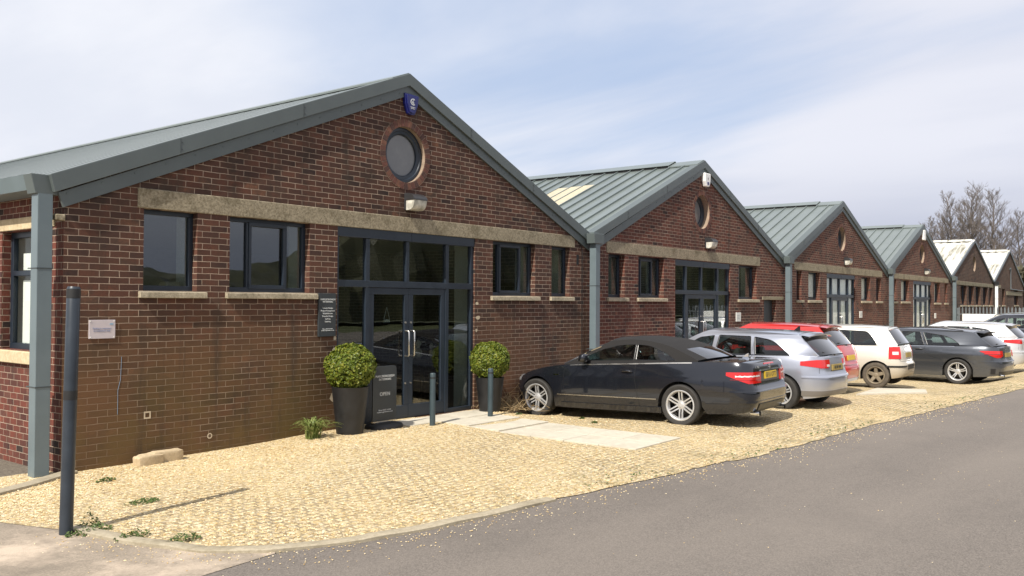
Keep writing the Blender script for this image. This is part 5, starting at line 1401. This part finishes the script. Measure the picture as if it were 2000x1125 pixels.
for sg in (1, -1):
    z_lo = lambda t_: .695 + max(0, abs(t_) - .80) * .33; z_hi = lambda t_: .868
    tl = c1.patch('tail_lamp', REDL, sg * .43, sg * 1.17, z_lo, z_hi, 22, 6, .010)
    c1.patch('lamp_strip', CLRL, sg * .50, sg * 1.02, lambda t_: .796 + .004 * math.sin(t_ * 60), lambda t_: .816 + .006 * math.sin(t_ * 75), 14, 2, .013, tl, .003)
    c1.patch('lamp_strip', REDD, sg * .46, sg * 1.1, lambda t_: .745 + .03 * max(0, abs(t_) - .8), lambda t_: .752 + .03 * max(0, abs(t_) - .8), 10, 1, .0125, tl, .003)
    c1.patch('chrome_strip', STEEL, sg * c1.tx(1.0), sg * c1.tx(3.25), lambda t_: c1.zsh(float(np.interp(abs(t_), c1.tau, c1.xx))) - .024, lambda t_: c1.zsh(float(np.interp(abs(t_), c1.tau, c1.xx))) - .006, 20, 1, .006, None, .004)
    c1.patch('side_moulding', STEEL, sg * c1.tx(1.60), sg * c1.tx(3.50), .402, .414, 20, 1, .007, None, .004)
    c1.patch('sill_skirt', blackp, sg * c1.tx(1.52), sg * c1.tx(3.42), .19, lambda t_: .285, 14, 3, .018, None, .02)
    c1.patch('badge', CHROME, sg * c1.tx(3.46), sg * c1.tx(3.58), .742, .755, 3, 1, .006, None, .004)
    m = MB(); m.tube([(.16, sg * .56, .235), (.02, sg * .56, .235)], .042, 14, cap=False); c1.B(m, 'exhaust_tip', CHROME)
    m = MB(); pts = [(x, sg * (c1.ygh(x, z) + .006), z) for x, z in ((3.40, .935), (3.20, 1.02), (2.95, 1.145), (2.72, 1.235))]; m.tube(pts, .011, 6); c1.B(m, 'chrome_strip', CHROME)
    hm_ = MB(); pts = []
    for i in range(9):
        xx_ = 2.03 + .2 * i / 8; t_ = sg * c1.tx(xx_); pts.append(c1.P(t_, .852) + c1.Nrm(t_, .852) * .034)
    hm_.tube(pts, .005, 5); c1.B(hm_, 'handle_trim', CHROME)
c1.patch('boot_handle', CHROME, -.43, .43, .872, .892, 12, 2, .016, None, .01)
c1.patch('brake_lamp', REDL, -.22, .22, .965, .987, 10, 2, .006, None, .006)
c1.patch('diffuser', TRIMB, -.55, .55, .255, .38, 10, 3, .012, None, .01)
c1.patch('bumper_crease', blackp, -1.4, 1.4, .40, .425, 40, 2, .010, None, .006)
c1.patch('bumper_crease', blackp, -1.4, 1.4, .565, .585, 40, 2, .008, None, .006)
c1.fin(.42, 1.055, CHROME, .075)
def reartext(car, s_, y, z, size, mat, off=.006):
    tau = y; n = car.Nrm(tau, z); p = car.P(tau, z) + n * off; ez = (car.P(tau, z + .03) - car.P(tau, z - .03)).normalized(); ey = (car.P(tau - .03, z) - car.P(tau + .03, z)).normalized(); M4 = Matrix.Identity(4)
    for i in range(3): M4[i][0] = ey[i]; M4[i][1] = ez[i]; M4[i][2] = n[i]; M4[i][3] = p[i] * car.S
    return text('lettering', s_, size * car.S, mat, M4, car.root, local=True, sp=1.05, ext=.002)
reartext(c1, 'E 220', .55, .93, .062, CHROME)
m = MB(); p_ = c1.P(0, .93); m.lathe([(.034, .0), (.034, .006), (.028, .006), (.028, 0)], (0, 0, 0), 20, 0, 'y'); m.v = [(p_.x - .008 - b_, a_, .93 + d_) for a_, b_, d_ in m.v]
m.tube([(p_.x - .012, 0, .93), (p_.x - .012, 0, .962)], .004, 5); m.tube([(p_.x - .012, 0, .93), (p_.x - .012, .026, .913)], .004, 5); m.tube([(p_.x - .012, 0, .93), (p_.x - .012, -.026, .913)], .004, 5); c1.B(m, 'emblem', CHROME)

# --- hatchback family
def hatch(L, W, H, wb, ro, rw, **k):
    h = H / 1.42; xe = L - .95
    d = dict(L=L, W=W, wb=wb, ro=ro, rw=rw, ra=rw + .05, tw=.2, ri=rw * .68, nf=3.6, nr=4.6,
      rear=[(.2, .10), (.30, .03), (.45, .0), (.62, .0), (.645, .045), (.80, .055), (.98, .09), (1.05, .13)],
      front=[(.15, .12), (.3, .02), (.5, .0), (.65, .06), (.78, .22), (.95, .4)],
      side=[(.15, .95), (.27, .975), (.5, 1.0), (.70, .995), (.80, .98), (.90, .96), (1.0, .925), (1.1, .90)],
      sh=[(0, .985 * h), (.5, .985 * h), (1.4, .965 * h), (2.4, .94 * h), (xe, .91 * h), (L - .45, .80), (L - .12, .70), (L, .62)],
      bot=[(0, .27), (.4, .22), (1.0, .20), (L - .5, .20), (L, .24)],
      crown=[(0, .02), (.5, .03), (xe, .045), (L - .4, .06), (L, .03)],
      cab=(.42, xe - .25), tumble=.26, round=.25, bw=.955, rcrown=.04,
      E=[(.16, .99 * h, 'R', -.10), (.50, 1.335 * h, 'B', -.06), (.60, 1.372 * h, 'T', -.03), (1.3, 1.405 * h, 'T', 0), (2.0, 1.405 * h, 'T', 0), (2.45, 1.37 * h, 'W', .10), (xe + .05, .93 * h, 'W', .28)],
      dash=xe - .62, bench=.75, fs=1.95, mir=xe - .52, spokes=('vee', 5), plate=(0, .78, .008), hl=(.58, .70), seatm=SEATG,
      lines=[], rlines=[[(-.62, .92), (-.66, .70), (-.60, .64), (0, .63), (.60, .64), (.66, .70), (.62, .92)]])
    d.update(k); return d
def wiper(c, x0, z0, mat=TRIMB, flip=1):
    m = MB(); m.tube([(x0, 0, z0), (x0 + .03, flip * .30, z0 + .03), (x0 + .045, flip * .42, z0 + .05)], [.018, .008, .006], 6); m.tube([(x0 + .02, flip * .05, z0 + .035), (x0 + .05, flip * .45, z0 + .06)], .006, 5); c.B(m, 'rear_wiper', mat)
def spoiler(c, x0, x1, z0, w_, mat, th=.022, drop=.015):
    m = MB(); P = []
    for i in range(13):
        y = -w_ + 2 * w_ * i / 12; q = 1 - abs(y / w_) ** 3; zz2 = z0 + .038 * q
        P.append([(x1, y, zz2 + .006), (x1, y, zz2 + .006), ((x0 + x1) / 2, y, zz2 + .003), (x0 + .03 * (1 - q), y, zz2 - drop), (x0 + .005 + .03 * (1 - q), y, zz2 - drop - th), (x1, y, zz2 - .03)])
    m.grid(P); c.B(m, 'spoiler', mat, angle=40)

silver = paint('silver metallic paint', (.42, .44, .50), .75, .30, (.17, .15, .13), .28, .6)
A = hatch(4.18, 1.77, 1.42, 2.58, .77, .316, gz=-.02, ptext='', pm=YELD, win=[
    [(.62, .985, .05), (.98, 1.255, .14), (1.36, 1.315, .04), (1.30, .985, .02)], [(1.38, .985, .02), (1.43, 1.32, .03), (2.08, 1.325, .03), (2.13, .975, .02)], [(2.22, .975, .02), (2.18, 1.318, .03), (2.48, 1.27, .04), (3.02, .965, .04)]],
    lines=[[(1.34, .97), (1.33, .80), (1.28, .66)], [(2.17, .95), (2.17, .23)], [(3.18, .90), (3.20, .24)]], handles=[(2.32, .84), (1.48, .86)])
c2 = Car('estate_hatchback', 'silver five-door hatchback with a yellow plate, right behind the convertible', 16.22, -4.60, 2.5, .985, A, silver)
for sg in (1, -1):
    tl = c2.patch('tail_lamp', REDL, sg * .34, sg * 1.02, lambda t_: .775 + .10 * max(0, abs(t_) - .62) ** .8 - .0 * t_ + (.05 if abs(t_) < .40 else 0), lambda t_: .925 - .12 * max(0, abs(t_) - .70) ** 1.2, 18, 5, .010)
    c2.patch('lamp_strip', CLRL, sg * .36, sg * .46, .80, .84, 5, 2, .012, tl, .003)
c2.patch('bumper_crease', silver, -1.0, 1.0, .60, .632, 30, 2, .016, None, .012)
c2.patch('bumper_lower', paint('dusty lower bumper', (.14, .13, .125), .2, .6, (.13, .11, .085), .5, .9), -1.0, 1.0, .275, .37, 30, 3, .008, None, .008)
c2.patch('plate_recess', TRIMB, -.30, .30, .715, .735, 8, 1, .004, None, .006)
reartext(c2, 'SPORT', .40, .895, .035, CHROME); reartext(c2, 'OE 07 MJV', 0, .78, .07, SIGN, .018)
spoiler(c2, .33, .62, 1.352, .55, silver); wiper(c2, .10, 1.0, flip=1); c2.fin(.78, 1.435, TRIMB, .085)

redp = paint('red paint', (.48, .022, .020), 0, .15, (.3, .15, .1), .28, .5)
Rd = hatch(4.20, 1.76, 1.50, 2.51, .75, .31, ptext='', win=[[(.72, 1.04, .05), (.95, 1.27, .1), (1.40, 1.34, .04), (1.32, 1.03, .02)], [(1.42, 1.03, .02), (1.47, 1.35, .03), (2.10, 1.35, .03), (2.13, 1.02, .02)], [(2.22, 1.02, .02), (2.20, 1.35, .03), (2.36, 1.30, .04), (2.85, 1.0, .04)]],
    rear=[(.2, .10), (.30, .03), (.45, .0), (.62, .0), (.66, .05), (.85, .08), (1.02, .15), (1.1, .2)], E=[(.24, 1.04, 'R', -.10), (.55, 1.41, 'B', -.06), (.64, 1.45, 'T', -.03), (1.3, 1.485, 'T', 0), (1.95, 1.48, 'T', 0), (2.25, 1.44, 'W', .10), (3.1, .98, 'W', .28)])
c3 = Car('hatchback', 'red hatchback mostly hidden between the silver and the dirty pale cars', 19.05, -4.0, 0, .97, Rd, redp)
for sg in (1, -1):
    tl = c3.patch('tail_lamp', REDL, sg * .58, sg * .88, lambda t_: .70 , lambda t_: 1.00 - .10 * abs(abs(t_) - .70), 8, 6, .010); c3.patch('lamp_strip', AMBL, sg * .64, sg * .78, .80, .86, 4, 2, .013, tl, .003)
spoiler(c3, .38, .70, 1.44, .56, redp); wiper(c3, .16, 1.05, flip=1)
c3.patch('bumper_lower', silver, -.6, .6, .28, .34, 10, 2, .01)
m = MB(); m.tube([(2.2, 0, 1.52), (2.17, 0, 1.62), (2.08, 0, 1.82)], [.012, .005, .003], 6); c3.B(m, 'aerial', TRIMB)

palep = paint('dirty pale metallic paint', (.66, .65, .60), .30, 1.0, (.30, .235, .145), .32, 1.10, dlo=.18, dhi=.42)
G_ = hatch(3.90, 1.66, 1.47, 2.46, .62, .302, gz=-.07, pm=YELD, rim=RIMD, tyre=TYRED, spokes=('solid', 5), nr=5.6, win=[[(.60, 1.015, .06), (.72, 1.20, .10), (.86, 1.34, .08), (1.72, 1.37, .04), (1.64, 1.0, .04)], [(1.90, .99, .02), (1.96, 1.375, .03), (2.40, 1.34, .04), (2.86, 1.0, .04)]],
    E=[(.17, 1.03, 'R', -.09), (.40, 1.375, 'B', -.05), (.47, 1.412, 'T', -.02), (1.1, 1.45, 'T', 0), (1.9, 1.45, 'T', 0), (2.3, 1.415, 'W', .10), (3.02, .965, 'W', .26)],
    sh=[(0, 1.0), (.5, 1.0), (1.2, .99), (2.2, .965), (2.95, .935), (3.45, .84), (3.78, .72), (3.9, .63)], fs=1.82, dash=2.36, bench=.66, mir=2.48,
    rear=[(.2, .10), (.30, .03), (.45, .0), (.60, .0), (.63, .05), (.85, .07), (1.02, .12), (1.1, .16)],
    lines=[[(1.80, .98), (1.80, .40), (1.76, .24)], [(2.9, .93), (2.92, .24)]], handles=[(1.98, .88)])
c4 = Car('small_hatchback', 'mud-streaked pale three-door hatchback with dirty five-spoke wheels', 22.22, -4.36, -1.5, .98, G_, palep)
for sg in (1, -1):
    tl = c4.patch('tail_lamp', REDL, sg * .60, sg * .93, .70, lambda t_: .985 - .05 * max(0, abs(t_) - .80), 9, 6, .010); c4.patch('lamp_strip', CLRL, sg * .68, sg * .84, .80, .87, 5, 2, .013, tl, .003)
    c4.patch('bumper_strip', TRIMB, sg * .40, sg * 1.02, .50, .54, 12, 1, .012, None, .006)
    c4.patch('side_moulding', simple('grey rubbing strip', (.10, .09, .075), .6), sg * c4.tx(1.15), sg * c4.tx(2.75), .50, .55, 12, 2, .012, None, .006)
m = MB(); m.box(-.005, .02, -.30, .30, .44, .56); c4.B(m, 'plate_recess', TRIMB, smooth=False)
wiper(c4, .10, 1.03); m = MB(); m.tube([(.60, 0, 1.47), (.56, 0, 1.50), (.40, 0, 1.62)], [.01, .005, .003], 6); c4.B(m, 'aerial', TRIMB)
spoiler(c4, .34, .50, 1.395, .50, palep)

greyp = paint('graphite metallic paint', (.085, .092, .105), .75, .22, (.12, .105, .08), .26, .5)
T = hatch(4.62, 1.81, 1.43, 2.81, 1.02, .328, gz=-.22, ri=.235, tw=.23, ptext='', pm=YELD, ra=.375, nr=4.8, spokes=('vee', 5), tumble=.30,
    win=[[(.95, 1.01, .10), (1.26, 1.235, .22), (1.95, 1.335, .05), (1.80, 1.0, .02)], [(1.88, 1.0, .02), (2.03, 1.345, .03), (2.52, 1.345, .03), (2.58, .985, .02)], [(2.66, .98, .02), (2.62, 1.34, .03), (2.80, 1.30, .05), (3.38, .965, .04)]],
    E=[(.24, 1.0, 'R', -.12), (.66, 1.33, 'B', -.08), (.76, 1.365, 'T', -.03), (1.5, 1.415, 'T', 0), (2.2, 1.42, 'T', 0), (2.75, 1.37, 'W', .10), (3.60, .93, 'W', .28)],
    sh=[(0, .985), (.5, 1.0), (1.5, .985), (2.6, .96), (3.5, .92), (4.1, .83), (4.5, .73), (4.62, .64)], fs=2.35, dash=2.95, bench=1.15, mir=3.08,
    lines=[[(1.86, .99), (1.84, .82), (1.68, .70), (1.52, .66)], [(2.61, .95), (2.62, .24)], [(3.5, .88), (3.5, .24)]], handles=[(2.72, .86), (1.98, .885)], hm=greyp,
    side=[(.15, .95), (.27, .975), (.5, .985), (.68, .99), (.80, 1.0), (.835, .985), (.92, .965), (1.0, .93), (1.1, .90)])
c5 = Car('estate_car', 'dark grey estate car with twin-spoke alloy wheels, roof sloping to a small spoiler', 26.4, -5.80, 6.0, 1.01, T, greyp)
for sg in (1, -1):
    tl = c5.patch('tail_lamp', REDL, sg * .42, sg * 1.10, lambda t_: .715 + .40 * max(0, abs(t_) - .70) + (.03 if abs(t_) < .5 else 0), lambda t_: .892, 18, 5, .010)
    c5.patch('lamp_strip', REDD, sg * .5, sg * 1.0, .80, .815, 8, 1, .013, tl, .003)
    c5.patch('side_crease', CHROME, sg * c5.tx(1.1), sg * c5.tx(3.3), lambda t_: c5.zsh(float(np.interp(abs(t_), c5.tau, c5.xx))) - .014, lambda t_: c5.zsh(float(np.interp(abs(t_), c5.tau, c5.xx))) - .004, 14, 1, .004, None, .003)
    m = MB(); pts = [(x, sg * (c5.ygh(x, 1.36) - .04), z) for x, z in ((.95, 1.40), (1.5, 1.455), (2.2, 1.46), (2.65, 1.43))]; m.tube(pts, .013, 6); c5.B(m, 'roof_rail', TRIMB)
    c5.patch('bumper_vent', TRIMB, sg * .74, sg * .86, .30, .44, 4, 2, .008)
c5.patch('bumper_crease', greyp, -1.15, 1.15, .60, .625, 30, 2, .010, None, .008)
c5.patch('diffuser', TRIMB, -.62, .62, .26, .36, 10, 2, .01)
m = MB(); m.tube([(.12, .5, .25), (.0, .5, .25)], .036, 12, cap=False); c5.B(m, 'exhaust_tip', CHROME)
spoiler(c5, .44, .78, 1.352, .54, TRIMB); wiper(c5, .16, 1.01)

silw = paint('pale silver paint', (.60, .60, .60), .5, .5, (.25, .22, .16), .3, .8)
K = hatch(4.28, 1.79, 1.48, 2.65, .80, .315, gz=-.1, pm=YELD, ptext='', win=[[(.70, 1.05, .05), (.92, 1.26, .1), (1.40, 1.34, .04), (1.32, 1.03, .02)], [(1.42, 1.03, .02), (1.47, 1.35, .03), (2.10, 1.35, .03), (2.13, 1.02, .02)], [(2.22, 1.02, .02), (2.20, 1.35, .03), (2.55, 1.31, .04), (3.1, 1.0, .04)]])
c6 = Car('hatchback', 'pale silver hatchback behind the dark grey estate, second car from the right', 30.0, -5.75, 4.0, .98, K, silw)
for sg in (1, -1): c6.patch('tail_lamp', REDL, sg * .45, sg * 1.10, lambda t_: .86 + .08 * max(0, abs(t_) - .6), lambda t_: 1.0 - .02 * abs(t_), 14, 5, .010)
spoiler(c6, .30, .62, 1.41, .56, silw); wiper(c6, .12, 1.05)
c6.patch('bumper_crease', silw, -1.0, 1.0, .60, .63, 24, 2, .014, None, .01)

navyp = paint('dark blue paint', (.012, .014, .022), .3, .1, (.1, .1, .08), .25, .5)
Q = hatch(4.65, 1.85, 1.66, 2.75, .95, .35, ptext='', win=[[(.80, 1.12, .05), (1.02, 1.36, .1), (1.60, 1.48, .04), (1.55, 1.12, .02)], [(1.65, 1.12, .02), (1.70, 1.50, .03), (2.42, 1.50, .03), (2.45, 1.11, .02)], [(2.54, 1.11, .02), (2.52, 1.49, .03), (2.9, 1.42, .04), (3.45, 1.09, .04)]],
    E=[(.24, 1.13, 'R', -.10), (.55, 1.52, 'B', -.06), (.66, 1.57, 'T', -.03), (1.4, 1.63, 'T', 0), (2.3, 1.62, 'T', 0), (2.8, 1.56, 'W', .10), (3.65, 1.06, 'W', .28)],
    sh=[(0, 1.10), (.5, 1.10), (1.4, 1.09), (2.6, 1.07), (3.6, 1.04), (4.2, .95), (4.55, .80), (4.65, .68)], fs=2.3, dash=3.0, bench=1.0, mir=3.1, cat='car')
c7 = Car('estate_car', 'dark blue tall estate with silver roof rails, cut by the right edge of the frame', 37.8, -6.4, 4.0, .93, Q, navyp)
for sg in (1, -1):
    m = MB(); pts = [(x, sg * (c7.ygh(x, 1.52) - .03), z) for x, z in ((.75, 1.60), (.85, 1.66), (1.6, 1.70), (2.4, 1.69), (2.85, 1.62), (2.95, 1.56))]; m.tube(pts, .018, 6); c7.B(m, 'roof_rail', PALE)
    c7.patch('chrome_strip', CHROME, sg * c7.tx(.9), sg * c7.tx(3.4), lambda t_: c7.zsh(float(np.interp(abs(t_), c7.tau, c7.xx))) - .02, lambda t_: c7.zsh(float(np.interp(abs(t_), c7.tau, c7.xx))) - .002, 14, 1, .005, None, .003)
    c7.patch('tail_lamp', REDL, sg * .55, sg * 1.0, .90, 1.08, 8, 4, .01)
